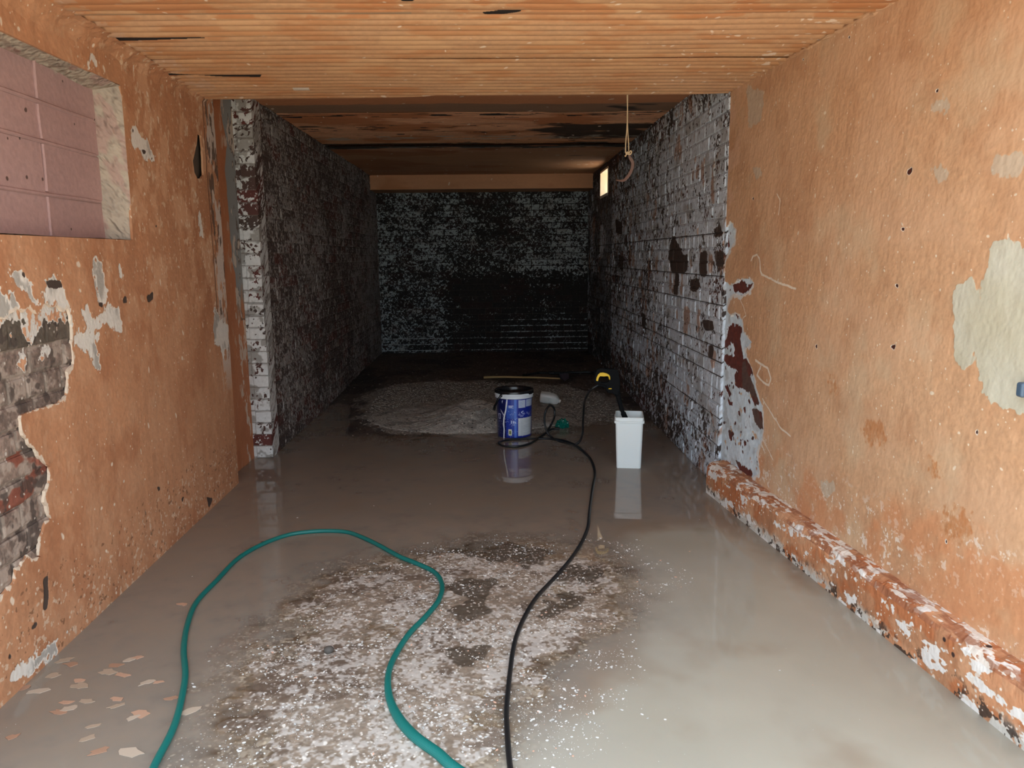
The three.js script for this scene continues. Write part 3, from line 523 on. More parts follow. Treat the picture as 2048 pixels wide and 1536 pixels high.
const floorHeight = (x, u) => {                        // metres above the water
  const n = fbm(x * 3.1, u * 3.1, 4) - 0.5, f = fbm(x * 14, u * 14, 3) - 0.5;
  const i = isle(x, u), front = -0.006 + 0.0085 * i - 0.014 * litMilkZone(x, u) * (1 - 0.8 * i) + 0.009 * n + 0.006 * f + 0.004 * (fbm(x * 40, u * 40, 2) - 0.5) * i - (i < 0.3 ? 0.006 * (0.3 - i) : 0);
  const shore = 6.35 + 0.25 * (fbm(x * 2.2 + 4, 1, 3) - 0.5) + (x > 0.35 ? 0.5 * step(0.35, 1.2, x) : 0) + (x < -1.2 ? 1.4 * step(-1.15, -1.5, x) : 0);
  const back = 0.05 * step(-0.35, 2.2, u - shore) + 0.012 * step(-0.25, 0.3, u - shore) + 0.016 * n * step(-0.4, 0.5, u - shore) + 0.006 * f;
  return front + (u > shore - 0.4 ? back : 0);
};
const floorPaint = paint('wet_concrete', FLOOR_REGION, 1536, 1792, (x, u, o) => {
  const g = fbm(x * 70, u * 70, 3), n = fbm(x * 6, u * 6, 4), big = fbm(x * 1.6 + 3, u * 1.6, 4), w = (fbm(x * 9, u * 9, 3) - 0.5) * 0.12, w2 = (fbm(x * 7 + 30, u * 7, 4) - 0.5) * 0.3, i = isle(x + w, u + w);
  o[0] = mix(124, 143, big); o[1] = mix(109, 128, big); o[2] = mix(95, 113, big);
  const d = 0.82 + 0.36 * g; o[0] *= d; o[1] *= d; o[2] *= d;
  put(o, 122, 97, 77, step(0.4, 0.55, n + (0.35 - i) * 0.8) * 0.9);
  put(o, 84, 70, 60, step(0.5, 0.62, fbm(x * 5 + 20, u * 7, 4) + (u - 4) * 0.03) * 0.6);
  if (u < 3.4) put(o, 184, 177, 167, milk(x, u) * 0.7);  // lime silt, with the stronger light near the opening painted in
  const lime = step(0.5, 0.66, 0.4 * fbm(x * 75, u * 75, 2) + 0.3 * fbm(x * 28, u * 28, 3) + 0.3 * fbm(x * 8, u * 8 + 7, 3) + 0.16 * (i - 0.6));
  put(o, 206, 201, 196, lime * 0.7);
  const s = step(0.35, 0.6, stain(x + w2, u + w2 * 0.7) + (n - 0.5) * 0.6);
  put(o, 74, 64, 54, s * (0.65 + 0.3 * g));
  put(o, 224, 218, 210, Math.max(chips(x * 30, u * 30, 0.1, 0.24, 1.6), chips(x * 80, u * 80, 0.16, 0.4, 1.4)) * step(0, 0.3, i) * 0.9);
  o[3] = 0.5 + (g - 0.5) * 0.5 + (n - 0.5) * 0.3 + lime * 0.12;
}, { bumpScale: 0.006, roughness: 0.55 });
const sandZone = mask([-1.9, 1.75, 5.6, 11.6], 256, 420, [ [[-1.391, 7.969], [-1.247, 8.408], [-0.952, 8.711], [-0.508, 8.846], [0.063, 8.624], [0.609, 8.411], [1.006, 8.066], [1.247, 7.756], [1.16, 6.781], [0.91, 6.59], [0.67, 6.371], [0.407, 6.205], [0.04, 6.159], [-0.374, 6.332], [-0.795, 6.399], [-1.141, 6.738]] ], 7);
const rearFloorPaint = paint('dark_silt', [-1.9, 1.75, 5.6, 11.6], 896, 1280, (x, u, o) => {
  const g = fbm(x * 60, u * 60, 3), n = fbm(x * 5, u * 5, 4), w = (fbm(x * 5, u * 5 + 9, 3) - 0.5) * 0.3, s = step(0.2, 0.7, sandZone(x + w, u + w) + (fbm(x * 24, u * 14, 3) - 0.5) * 0.7);
  o[0] = mix(78, 98, n); o[1] = mix(68, 86, n); o[2] = mix(62, 80, n);
  put(o, 44, 39, 38, step(0.5, 0.62, fbm(x * 2 + 5, u * 2, 4)) * 0.7);
  put(o, mix(128, 182, g), mix(124, 176, g), mix(116, 166, g), s * 0.85);
  put(o, 196, 186, 172, Math.max(chips(x * 36, u * 24, 0.06 + 0.14 * s, 0.3, 1.8), chips(x * 16, u * 12, 0.03 * s, 0.2, 2)));
  put(o, 36, 30, 28, chips(x * 30 + 4, u * 24 + 9, 0.12, 0.3, 1.8) * 0.8);
  const d = 0.75 + 0.5 * g; o[0] *= d; o[1] *= d; o[2] *= d;
  o[3] = 0.5 + (g - 0.5) * 0.7 + (n - 0.5) * 0.2;
}, { bumpScale: 0.01, roughness: 0.7 });

// ------------------------------------------------------------------ the garage's shell
const OPEN = 1.75, RIDGE = 2.38, REAR = 2.55, END = 11.5;
const outside = solid('grey_render', 0x9c958a, { roughness: 0.9 });

// left wall, front part: plaster sheet with its holes, masonry behind, the bricked-up window
{
  const w = structure('wall_left');
  const shape = new THREE.Shape([[OPEN, -0.12], [4.99, -0.12], [4.995, 0.6], [5.0, 1.2], [5.005, 1.8], [5.0, 2.42], [OPEN, 2.42]].map((p) => new THREE.Vector2(...p)));
  const NICHE = [[2.5, 1.54], [3.715, 1.542], [3.728, 1.8], [3.732, 2.05], [3.722, 2.228], [3.2, 2.222], [2.5, 2.218]];
  // the edge of broken plaster is finely ragged
  const ragged = (pts, amount, every, seed) => pts.flatMap(([a, b], i) => {
    const [c, d] = pts[(i + 1) % pts.length], n = Math.max(1, Math.round(Math.hypot(c - a, d - b) / every));
    return Array.from({ length: n }, (_, k) => { const t = k / n, x = mix(a, c, t), y = mix(b, d, t); return new THREE.Vector2(x + (noise(x * 60 + seed, y * 60) - 0.5) * amount, y + (noise(x * 60, y * 60 + seed) - 0.5) * amount); });
  });
  shape.holes.push(new THREE.Path(ragged(HOLE, 0.016, 0.012, 3)), new THREE.Path(NICHE.map((p) => new THREE.Vector2(...p))), new THREE.Path(ragged(SLOT, 0.006, 0.015, 9)));
  const sheet = new THREE.ExtrudeGeometry(shape, { depth: 0.011, bevelEnabled: false });
  sheet.translate(0, 0, -0.011);
  mesh('plaster', onto(LEFT, sheet), leftPlaster, w);
  mesh('masonry', mergeGeometries([slab(LEFT, OPEN, 4.985, -0.2, 1.54, -0.3, -0.026), slab(LEFT, OPEN, 4.985, 2.225, 2.8, -0.3, -0.022), slab(LEFT, OPEN, 2.5, 1.54, 2.225, -0.3, -0.022), slab(LEFT, 3.72, 4.985, 1.54, 2.225, -0.3, -0.034), slab(LEFT, 2.45, 3.8, 1.45, 2.3, -0.3, -0.128)]), solid('old_mortar', 0x54473d, { roughness: 0.95 }), w);
  mesh('mortar', slab(LEFT, 2.0, 3.25, 0.3, 1.5, -0.03, -0.018), leftBrick, w);
  mesh('cement_coat', onto(LEFT, grid(60, 24, (s, t) => { const u = 2.1 + 1.2 * s, v = 1.138 + 0.37 * t; return [u, v, -0.012 + 0.012 * (fbm(u * 12, v * 12, 3) - 0.5) - (t === 0 ? 0.012 : 0)]; })), leftBrick, w);
  addBricks(layBricks(LEFT, 1, 2.1, 3.2, 0.35, 1.137, -0.009, 0.009, 11), w, leftBrick, (b) => b.u);
  // window filling: courses of blocks with ribbon-pointed joints
  const rows = [[1.54, 1.712], [1.712, 1.915], [1.915, 2.065], [2.065, 2.25]], cols = [[2.42, 2.83], [2.83, 3.22], [3.22, 3.75]], r = seeded(4);
  for (const [a, b] of rows) for (const [c, d] of cols) mesh('block', brick(LEFT, c + 0.004, d - 0.004, a + 0.004, b - 0.004, -0.14, -0.112 + (r() - 0.5) * 0.004, r, 0.004), blockPaint, w);
  const bead = (pts) => onto(LEFT, tube(pts, (t) => 0.0085 + 0.003 * (noise(t * 9, pts[0][1] * 50) - 0.5), 30, 7));
  for (const v of [1.712, 1.915, 2.065]) mesh('pointing', bead([2.45, 2.7, 2.95, 3.2, 3.45, 3.66].map((u, i) => [u, v + (noise(i, v * 9) - 0.5) * 0.004, -0.11])), blockPaint, w);
  for (const [a, b] of rows) mesh('pointing', bead([a + 0.01, (a + b) / 2, b - 0.01].map((v) => [3.22 + (noise(v * 7, 3) - 0.5) * 0.02, v, -0.11])), blockPaint, w);
  // rough render on the reveals
  const lumpy = (fn, flip) => onto(LEFT, grid(24, 16, fn, flip), false);
  mesh('reveal', mergeGeometries([
    lumpy((s, t) => { const d = -0.13 * s, v = 1.54 + 0.69 * t, e = 0.02 * s * noise(v * 9, 4); return [3.722 + 0.006 * noise(v * 14, s * 3) - e - 0.03 * s, v, d]; }),
    lumpy((s, t) => { const u = 2.5 + 1.225 * s, d = -0.13 * t; return [u, 2.222 + 0.006 * noise(u * 12, t * 3) - 0.03 * t * noise(u * 5, 8), d]; }),
    lumpy((s, t) => { const u = 2.5 + 1.225 * s, d = -0.13 * t; return [u, 1.541 + 0.004 * noise(u * 12, t * 3), d]; }),
  ]), renderPaint, w);
  // rough fillet where the wall meets the ceiling
  mesh('fillet', onto(LEFT, grid(90, 8, (s, t) => {
    const u = 2.3 + 2.62 * s, k = 0.035 + 0.075 * (1 - s) + 0.03 * (fbm(u * 7, 3, 3) - 0.5), a = t * Math.PI / 2, rough = 0.014 * (fbm(u * 24, t * 4, 3) - 0.5);
    return [u, RIDGE + 0.004 - k * (1 - Math.sin(a)) * 1.0 - rough, k * (1 - Math.cos(a)) + rough - 0.002];
  })), leftPlaster, w);
}
// the narrow recess behind it and the rear left wall with its pier
{
  const w = structure('wall_left_rear');
  mesh('recess_plaster', slab(RECESS, 4.9, 5.72, -0.15, 2.8, -0.2, 0), recessPaint, w);
  mesh('mortar', mergeGeometries([slab(LEFTREAR, 5.648, END + 0.1, -0.15, 2.8, -0.3, -0.005)]), leftRear, w);
  addBricks(layBricks(LEFTREAR, 3, 5.72, END, 0, REAR + 0.02, 0, 0.005, 21), w, leftRear, (b) => b.u);
  // the pier's end: one header to a course
  const r = seeded(8);
  for (let i = 0; i * COURSE < 2.58; i++) {
    const a = (r() - 0.5) * 0.012, b = (r() - 0.5) * 0.008;
    mesh('brick', brick(PIER, -1.752 + a, -1.642 + b, i * COURSE + 0.004, (i + 1) * COURSE - 0.004, -0.07, 0.002 + (r() - 0.5) * 0.006, r, 0.005), pierFace, w);
  }
  mesh('pier_mortar', slab(PIER, -1.9, -1.646, -0.15, 2.8, -0.2, -0.006), pierFace, w);
}
// right wall, front part: orange plaster with a ragged end, old whitewash beyond it
{
  const w = structure('wall_right');
  const rag = EDGE.flatMap(([a, b], i) => {
    if (i === EDGE.length - 1) return [[a, b]];
    const [c, d] = EDGE[i + 1], n = Math.max(1, Math.round(Math.hypot(c - a, d - b) / 0.012));
    return Array.from({ length: n }, (_, k) => { const t = k / n, x = mix(a, c, t), y = mix(b, d, t); return [x + (noise(x * 70, y * 70) - 0.5) * 0.014, y + (noise(x * 70 + 9, y * 70) - 0.5) * 0.014]; });
  });
  const shape = new THREE.Shape([[OPEN, 2.8], [4.715, 2.8], [4.7, 2], [4.71, 1.6], ...rag, [EDGE[EDGE.length - 1][0], -0.12], [OPEN, -0.12]].map((p) => new THREE.Vector2(...p)));
  const sheet = new THREE.ExtrudeGeometry(shape, { depth: 0.016, bevelEnabled: false });
  sheet.translate(0, 0, -0.008);
  mesh('plaster', onto(RIGHT, sheet), rightPlaster, w);
  mesh('old_plaster', onto(RIGHT, grid(40, 110, (s, t) => { const u = 4.1 + 0.61 * s, v = -0.1 + 2.6 * t; return [u, v, -0.006 + 0.008 * (fbm(u * 9, v * 9, 3) - 0.5)]; })), rightOld, w);
  mesh('masonry', slab(RIGHT, OPEN, 4.72, -0.2, 2.8, -0.3, -0.012), rightOld, w);
  mesh('fillet', onto(RIGHT, grid(80, 6, (s, t) => {
    const u = 2.3 + 2.4 * s, k = 0.016 + 0.016 * fbm(u * 9, 5, 3), a = t * Math.PI / 2, rough = 0.012 * (fbm(u * 26, t * 4, 3) - 0.5);
    return [u, RIDGE + 0.006 - k * (1 - Math.sin(a)) - rough, k * (1 - Math.cos(a)) + rough];
  })), rightPlaster, w);
}
// plinth at the foot of it
{
  const P = [[-0.1, 0, -0.05], [0, 0, 0], [0.06, 0.001, 0.06], [0.12, 0, 0.12], [0.165, -0.002, 0.165], [0.188, -0.014, 0.19], [0.196, -0.034, 0.21], [0.2, -0.06, 0.24], [0.203, -0.1, 0.28], [0.205, -0.16, 0.34]];
  const b = mesh('baseboard_right', onto(KERB, grid(220, P.length - 1, (s, t) => {
    const u = OPEN + (4.612 - OPEN) * s, p = P[Math.round(t * (P.length - 1))], k = p[0] > 0.15 ? 1 : p[0] > 0 ? 0.35 : 0;
    const n = (fbm(u * 13, p[2] * 30, 3) - 0.5) * 0.03 * k + (fbm(u * 45, p[2] * 60, 2) - 0.5) * 0.012 * k;
    return [u, p[0] - Math.max(0, n) * 0.8 + (2.6 - u > 0 ? 0.006 : 0), p[1] - Math.abs(n) * 0.5, u, p[2]];
  }), true), kerbPaint);
  b.userData.kind = 'structure';
  const end = [[-0.1, -0.16], [-0.1, 0], [0.12, -0.001], [0.165, -0.004], [0.186, -0.018], [0.195, -0.05], [0.2, -0.16]];
  mesh('end_face', onto(KERB, loft([4.56, 4.612].map((u) => end.map(([v, p]) => [u, v, p])), { capEnd: true })), kerbPaint, b);
}
// rear right wall, with the small window high up near its end
const WINDOW = { u0: 9.54, u1: 10.2, v0: 2.18, v1: 2.485 };
{
  const w = structure('wall_right_rear'), { u0, u1, v0, v1 } = WINDOW, T = -0.27;
  mesh('mortar', mergeGeometries([slab(RIGHTREAR, 4.7, u0, -0.15, 2.8, T, -0.004), slab(RIGHTREAR, u1, END + 0.1, -0.15, 2.8, T, -0.004), slab(RIGHTREAR, u0, u1, -0.15, v0, T, -0.004), slab(RIGHTREAR, u0, u1, v1, 2.8, T, -0.004)]), rightRear, w);
  addBricks(layBricks(RIGHTREAR, 2, 4.702, END, 0, REAR + 0.02, 0.001, 0.005, 31, (u, v) => u > u0 - 0.05 && u < u1 + 0.05 && v > v0 - 0.03 && v < v1 + 0.03), w, rightRear, (b) => b.u);
  const o = structure('window_1'), lime = solid('light_paled_limewash', 0xf2dcbc, { roughness: 0.85 }), white = solid('white_sill', 0xe8e4dc, { roughness: 0.8 });  // orange reveals coloured paler, the strong window light put into the paint
  mesh('sill', slab(RIGHTREAR, u0, u1, v0 - 0.02, v0 + 0.012, T - 0.02, 0.006), white, o);
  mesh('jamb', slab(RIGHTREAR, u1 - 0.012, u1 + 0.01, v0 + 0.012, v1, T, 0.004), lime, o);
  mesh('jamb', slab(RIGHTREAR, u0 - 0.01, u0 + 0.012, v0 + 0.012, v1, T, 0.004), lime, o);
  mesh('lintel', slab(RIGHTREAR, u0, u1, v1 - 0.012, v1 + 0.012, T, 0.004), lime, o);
}
// back wall and the painted beam across its head
{
  const w = structure('wall_back');
  mesh('mortar', slab(BACK, -1.95, 1.65, -0.15, 2.8, -0.3, -0.005), backFace, w);
  addBricks(layBricks(BACK, 4, -1.68, 1.42, 0, 2.42, 0, 0.005, 41), w, backFace, (b) => Math.abs(b.v - 1.3));
  const b = mesh('trim_1', grid(40, 4, (s, t) => { const x = -1.68 + 3.1 * s; return [x, 2.362 + 0.004 * noise(x * 6, 2) + 0.19 * t, -10.95 - 0.004 * noise(x * 9, t * 4), x, 10.2 + 0.19 * t]; }), rearCeiling);
  b.userData.kind = 'structure';
  mesh('beam_soffit', box(-1.68, 1.42, 2.363, 2.56, -11.5, -10.955), rearCeiling, b);
}
// ceilings: sheets of corrugated shuttering, painted over
const RIB = 0.076;
const wave = (u, k) => { const p = u / RIB, c = Math.abs(Math.sin(Math.PI * p)); return k * (1 - Math.pow(c, 0.32)); };   // broad rounded ribs and narrow valleys
{
  const c = structure('ceiling'), edge = (x) => 4.86 - 0.042 * (x + 1.7) / 1.0 * 0.95 + 0.012 * (noise(x * 4, 3) - 0.5);
  const sheets = [[OPEN, 2.24], [2.24, 2.9], [2.9, 3.22], [3.22, 3.94], [3.94, 4.9]];
  sheets.forEach(([a, b], k) => {
    const last = k === sheets.length - 1;
    mesh('corrugated_sheet', grid(70, Math.round((b - a) / RIB) * 18, (s, t) => {
      const x = -1.95 + 3.75 * s, u = a - 0.004 + ((last ? edge(x) : b + 0.004) - a + 0.004) * t, drift = 0.03 * (fbm(x * 0.8, 3 + k, 3) - 0.5);
      const sag = 0.008 * (fbm(x * 1.1, u * 1.4, 3) - 0.5), flat = u > 2.9 && u < 3.22 ? 0.35 : 1;
      return [x, RIDGE + wave(u + drift, 0.03 * flat) + sag + (k % 2 ? 0.004 : 0) - (last ? 0.004 * t : 0), -u, x, u];
    }, true), frontCeiling, c);
  });
  mesh('slab_above', mergeGeometries([box(-2.2, 2.2, RIDGE + 0.05, 2.75, -4.72, -OPEN), box(-2.0, 1.7, RIDGE + 0.05, 2.75, -4.85, -4.6)]), frontCeiling, c);
  const r = structure('ceiling_rear');
  const rear = [[4.7, 5.98, 0.0015], [5.98, 6.3, 0.001], [6.3, 7.22, 0.014], [7.22, 8.1, 0.014], [8.1, 9.6, 0.001], [9.6, 11.0, 0.001]];
  rear.forEach(([a, b, amp], k) => {
    mesh(amp > 0.003 ? 'corrugated_sheet' : 'panel', grid(50, Math.round((b - a) / RIB) * (amp > 0.003 ? 14 : 3), (s, t) => {
      const x = -1.75 + 3.3 * s, u = mix(a, b, t), drift = 0.03 * (fbm(x * 0.8, 9 + k, 3) - 0.5), gap = k === 3 && t > 0.92 ? 0.02 : 0;
      return [x, REAR + wave(u + drift, amp) + 0.008 * (fbm(x * 1.1, u * 1.2 + 7, 3) - 0.5) + (k % 2 ? 0.005 : 0) + gap, -u, x, u];
    }, true), rearCeiling, r);
  });
  mesh('slab_above', box(-2.2, 1.7, REAR + 0.03, 2.9, -END - 0.3, -4.75), rearCeiling, r);
}
// front of the building, the drive before it
{
  const f = structure('wall_front');
  mesh('left_facade', box(-5.5, -1.62, -0.2, 3.0, -OPEN - 0.25, -OPEN), outside, f);
  mesh('right_facade', box(1.72, 5.5, -0.2, 3.0, -OPEN - 0.25, -OPEN), outside, f);
  mesh('head', box(-1.62, 1.72, 2.34, 3.0, -OPEN - 0.05, -OPEN), outside, f);
  const g = mesh('ground', mergeGeometries([box(-30, 30, -0.5, -0.04, -OPEN, 40), box(1.66, 30, -0.5, -0.04, -40, -OPEN), box(-30, -1.95, -0.5, -0.04, -40, -OPEN)]), solid('drive_concrete', 0xb0a898, { roughness: 0.9 }));
  g.userData.kind = 'structure';
}
// floor, and the muddy water standing on it
{
  const f = structure('floor');
  mesh('front_slab', grid(220, 320, (s, t) => { const x = -1.95 + 3.75 * s, u = OPEN + (6.3 - OPEN) * t; return [x, floorHeight(x, u), -u, x, u]; }), floorPaint, f);
  mesh('rear_slab', grid(200, 260, (s, t) => { const x = -1.95 + 3.6 * s, u = 6.3 + (END + 0.05 - 6.3) * t; return [x, floorHeight(x, u), -u, x, u]; }), rearFloorPaint, f);
  mesh('footing', box(-1.95, 1.8, -0.5, -0.08, -END - 0.2, -OPEN), outside, f);
  // silt in the water: the deeper it is, the less of the floor shows
  const W = 512, H = 900, d = new Uint8Array(W * H * 4), tint = new Uint8Array(W * H * 4), region = [-1.9, 1.75, OPEN, 8.4];
  for (let j = 0; j < H; j++) for (let i = 0; i < W; i++) {
    const x = mix(-1.9, 1.75, (i + 0.5) / W), u = mix(OPEN, 8.4, (j + 0.5) / H), deep = Math.max(0, -floorHeight(x, u));
    const clear = Math.max(0.04, Math.exp(-deep / 0.011)), at = (j * W + i) * 4;
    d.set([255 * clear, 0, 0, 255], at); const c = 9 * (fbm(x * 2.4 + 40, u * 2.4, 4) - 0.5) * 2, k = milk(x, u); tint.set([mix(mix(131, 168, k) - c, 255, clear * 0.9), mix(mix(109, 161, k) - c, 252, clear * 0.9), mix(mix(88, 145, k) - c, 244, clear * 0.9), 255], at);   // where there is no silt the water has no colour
  }
  const silt = new THREE.DataTexture(d, W, H);
  silt.magFilter = THREE.LinearFilter; silt.needsUpdate = true;
  const hue = new THREE.DataTexture(tint, W, H);
  hue.magFilter = THREE.LinearFilter; hue.colorSpace = THREE.SRGBColorSpace; hue.needsUpdate = true;
  const mud = new THREE.MeshPhysicalMaterial({ map: hue, roughness: 0, ior: 1.33, transmission: 1, thickness: 0, transmissionMap: silt, side: THREE.DoubleSide });
  mud.name = 'muddy_water';
  const sides = (u) => [u < 4.99 ? LEFT.at(u, 0, 0)[0] : u < 5.64 ? -1.78 : -1.65, u < 4.6 ? KERB.at(u, 0, 0)[0] : 1.39];
  const water = mesh('water', grid(60, 240, (s, t) => { const u = mix(OPEN + 0.01, 8.4, t), [a, b] = sides(u), x = mix(a, b, s); return [x, 0, -u, (x + 1.9) / 3.65, t]; }), mud);
  tag(water, 'shallow sheet of muddy brown water standing on the garage floor', 'water');
  water.userData.kind = 'stuff';
}

// ------------------------------------------------------------------ things
const seededShape = (seed, rx, rz, n) => { const r = seeded(seed); return Array.from({ length: n }, (_, i) => { const a = (i / n) * 2 * Math.PI + r() * 0.5, k = 0.5 + 0.6 * r(); return new THREE.Vector2(Math.cos(a) * rx * k, Math.sin(a) * rz * k); }); };
const onFloor = (x, u, lift = 0) => [x, Math.max(0, floorHeight(x, u)) + lift, -u];

// paint bucket
{
  const [cx, , cz] = [0.16, 0, -6.265];
  const b = thing('paint_bucket', 'blue and white plastic paint bucket with black rim, white paint run and hanging black handle', 'bucket', [cx, 0, cz]);
  const P = (pts) => pts.map(([r, y]) => new THREE.Vector2(r, y)), blue = solid('blue_plastic', 0x12298c, { roughness: 0.35, clearcoat: 0.3 }), white = solid('white_plastic', 0xdfe6ec, { roughness: 0.35 }), black = solid('black_plastic', 0x101216, { roughness: 0.25 });
  const radius = (y) => mix(0.1365, 0.1475, clamp01(y / 0.37));
  b.add(Object.assign(new THREE.Mesh(new THREE.LatheGeometry(P([[0.02, 0.004], [0.13, 0], [0.1365, 0.006], [0.1475, 0.37], [0.1445, 0.37], [0.134, 0.03], [0.02, 0.02]]), 72), blue), { name: 'body', castShadow: true, receiveShadow: true }));
  mesh('rim', new THREE.LatheGeometry(P([[0.1485, 0.322], [0.155, 0.324], [0.156, 0.33], [0.1535, 0.333], [0.1535, 0.341], [0.1575, 0.343], [0.158, 0.372], [0.155, 0.377], [0.148, 0.378], [0.146, 0.37]]), 72), white, b);
  const torn = (a) => 0.006 * (fbm(Math.cos(a) * 3 + 5, Math.sin(a) * 3, 3) - 0.5);
  mesh('black_collar', grid(96, 6, (s, t) => {
    const a = s * 2 * Math.PI, prof = [[0.159, 0.362], [0.1592, 0.374], [0.157, 0.384], [0.15, 0.388], [0.141, 0.386], [0.136, 0.374], [0.133, 0.35]][Math.round(t * 6)], d = t === 0 ? torn(a) * 2 + (Math.sin(a * 2 + 1) > 0.6 ? -0.008 : 0) : torn(a * 3);
    return [Math.cos(a) * prof[0], prof[1] + d, Math.sin(a) * prof[0]];
  }, true), black, b);
  mesh('contents', grid(40, 8, (s, t) => { const a = s * 2 * Math.PI, r = 0.134 * t; return [Math.cos(a) * r, 0.345 + 0.02 * fbm(Math.cos(a) * r * 20 + 4, Math.sin(a) * r * 20, 3), Math.sin(a) * r]; }, true), solid('dark_sludge', 0x14110f, { roughness: 0.15 }), b);
  // printed sleeve
  const cv = document.createElement('canvas'); cv.width = 1024; cv.height = 512;
  const c = cv.getContext('2d'), R = seeded(2);
  c.fillStyle = '#12298f'; c.fillRect(0, 0, 1024, 512);
  const X = (deg) => (deg / 360) * 1024;                // degrees from the camera's side, to the right, 180 in the middle
  const rect = (a, b2, y0, y1, f) => { c.fillStyle = f; c.fillRect(X(a), 512 * (1 - y1), X(b2) - X(a), 512 * (y1 - y0)); };
  rect(90, 150, 0, 1, '#0c1552'); rect(150, 181, 0.02, 0.98, '#16349a'); rect(153, 178, 0.5, 0.84, '#2f57b4');
  rect(178, 186, 0, 1, '#4a74d0'); rect(186, 190, 0, 1, '#1a3aa6');
  rect(192, 216, 0.78, 0.985, '#b9c6dd'); rect(219, 252, 0.8, 0.985, '#b3c1da'); rect(191, 252, 0.04, 0.51, '#c4ccd2');
  c.fillStyle = '#7f93c4'; for (let i = 0; i < 9; i++) { c.fillRect(X(194), 512 * (0.03 + i * 0.019), X(195 + 17 * R()) - X(194), 3); c.fillRect(X(221), 512 * (0.03 + i * 0.018), X(223 + 20 * R()) - X(221), 3); }
  c.fillStyle = '#9fa9b2'; for (let i = 0; i < 22; i++) c.fillRect(X(200), 512 * (0.56 + i * 0.018), X(204 + 40 * R()) - X(200), 2.5);
  c.fillStyle = '#eef2f4'; c.fillRect(X(193), 512 * 0.51, X(199) - X(193), 44); c.strokeStyle = '#7f8c98'; c.lineWidth = 3; c.strokeRect(X(194), 512 * 0.525, X(198) - X(194), 30);
  c.fillStyle = '#c8d4f0'; c.font = 'bold 54px sans-serif'; c.fillText('lh', X(166), 512 * 0.63); c.font = 'bold 46px sans-serif'; c.fillText('C', X(201), 512 * 0.37);
  for (const [a, y] of [[195, 0.4], [200, 0.43], [206, 0.42], [212, 0.38], [225, 0.37], [233, 0.41], [180, 0.6], [176, 0.66]]) { c.beginPath(); c.arc(X(a), 512 * y, 9, 0, 7); c.lineWidth = 4; c.strokeStyle = '#aebbe4'; c.stroke(); }
  c.fillStyle = '#cfd9f2'; c.fillRect(X(160), 512 * 0.155, X(176) - X(160), 10); c.fillRect(X(160), 512 * 0.185, X(172) - X(160), 8); c.fillRect(X(160), 512 * 0.21, X(177) - X(160), 5);
  c.fillStyle = '#dfe3d0'; c.fillRect(X(158), 512 * 0.78, X(170) - X(158), 84); c.fillStyle = '#8a8f58'; c.fillRect(X(160.5), 512 * 0.815, X(167.5) - X(160.5), 52); c.fillStyle = '#4c5a30'; c.fillRect(X(162.5), 512 * 0.84, X(165.5) - X(162.5), 26);
  c.fillStyle = '#d6dcee'; c.beginPath(); c.moveTo(X(127), 512 * 0.25); c.lineTo(X(146), 512 * 0.42); c.lineTo(X(146), 512 * 0.5); c.closePath(); c.fill();
  c.beginPath(); c.moveTo(X(136), 512 * 0.05); c.lineTo(X(141), 512 * 0.02); c.lineTo(X(137), 512 * 0.12); c.closePath(); c.fill();
  c.strokeStyle = '#d6dcee'; c.lineWidth = 7; c.strokeRect(X(118), 512 * 0.4, X(127) - X(118), 62);
  c.fillStyle = 'rgba(210,218,240,0.8)'; for (let i = 0; i < 160; i++) { const a = 100 + 150 * R(), y = 0.3 + 0.68 * R(); c.beginPath(); c.ellipse(X(a), 512 * y, 1 + 3 * R(), 1 + 5 * R(), 0, 0, 7); c.fill(); }
  const print = new THREE.CanvasTexture(cv); print.colorSpace = THREE.SRGBColorSpace; print.magFilter = THREE.LinearFilter;
  const sleeve = grid(96, 12, (s, t) => { const a = s * 2 * Math.PI, y = 0.008 + 0.312 * t, r = radius(y) + 0.0012; return [-Math.sin(a) * r, y, -Math.cos(a) * r, s, t]; });
  mesh('label', sleeve, new THREE.MeshPhysicalMaterial({ map: print, roughness: 0.32, clearcoat: 0.3, side: THREE.DoubleSide }), b).rotation.y = 0;
  // a run of white paint down the side
  const run = [[-0.42, 0.322], [-0.46, 0.28], [-0.52, 0.23], [-0.62, 0.18], [-0.68, 0.12], [-0.66, 0.07], [-0.69, 0.02], [-0.7, 0.0]].map(([a, y]) => { const r = radius(y) + 0.001; return [Math.sin(a) * r, y, Math.cos(a) * r]; });
  mesh('paint_run', tube(run, (t) => 0.0055 + 0.003 * (noise(t * 12, 3) - 0.4), 60, 8), white, b);
  // handle hanging at the left: black grip on a wire, hooked to its ear
  const ear = [-0.12, 0.352, 0.105];
  mesh('handle', tube([[-0.105, 0.352, 0.122], [-0.125, 0.33, 0.125], [-0.145, 0.29, 0.115], [-0.163, 0.25, 0.08], [-0.168, 0.222, 0.03], [-0.158, 0.205, -0.02], [-0.15, 0.25, -0.08], [-0.13, 0.33, -0.11]], (t) => (t < 0.08 ? 0.008 : t < 0.5 ? 0.0085 : 0.003), 60, 8), black, b);
  mesh('ear', new THREE.SphereGeometry(0.013, 14, 10).scale(1, 1, 0.6).translate(-0.107, 0.35, 0.12), black, b);
}

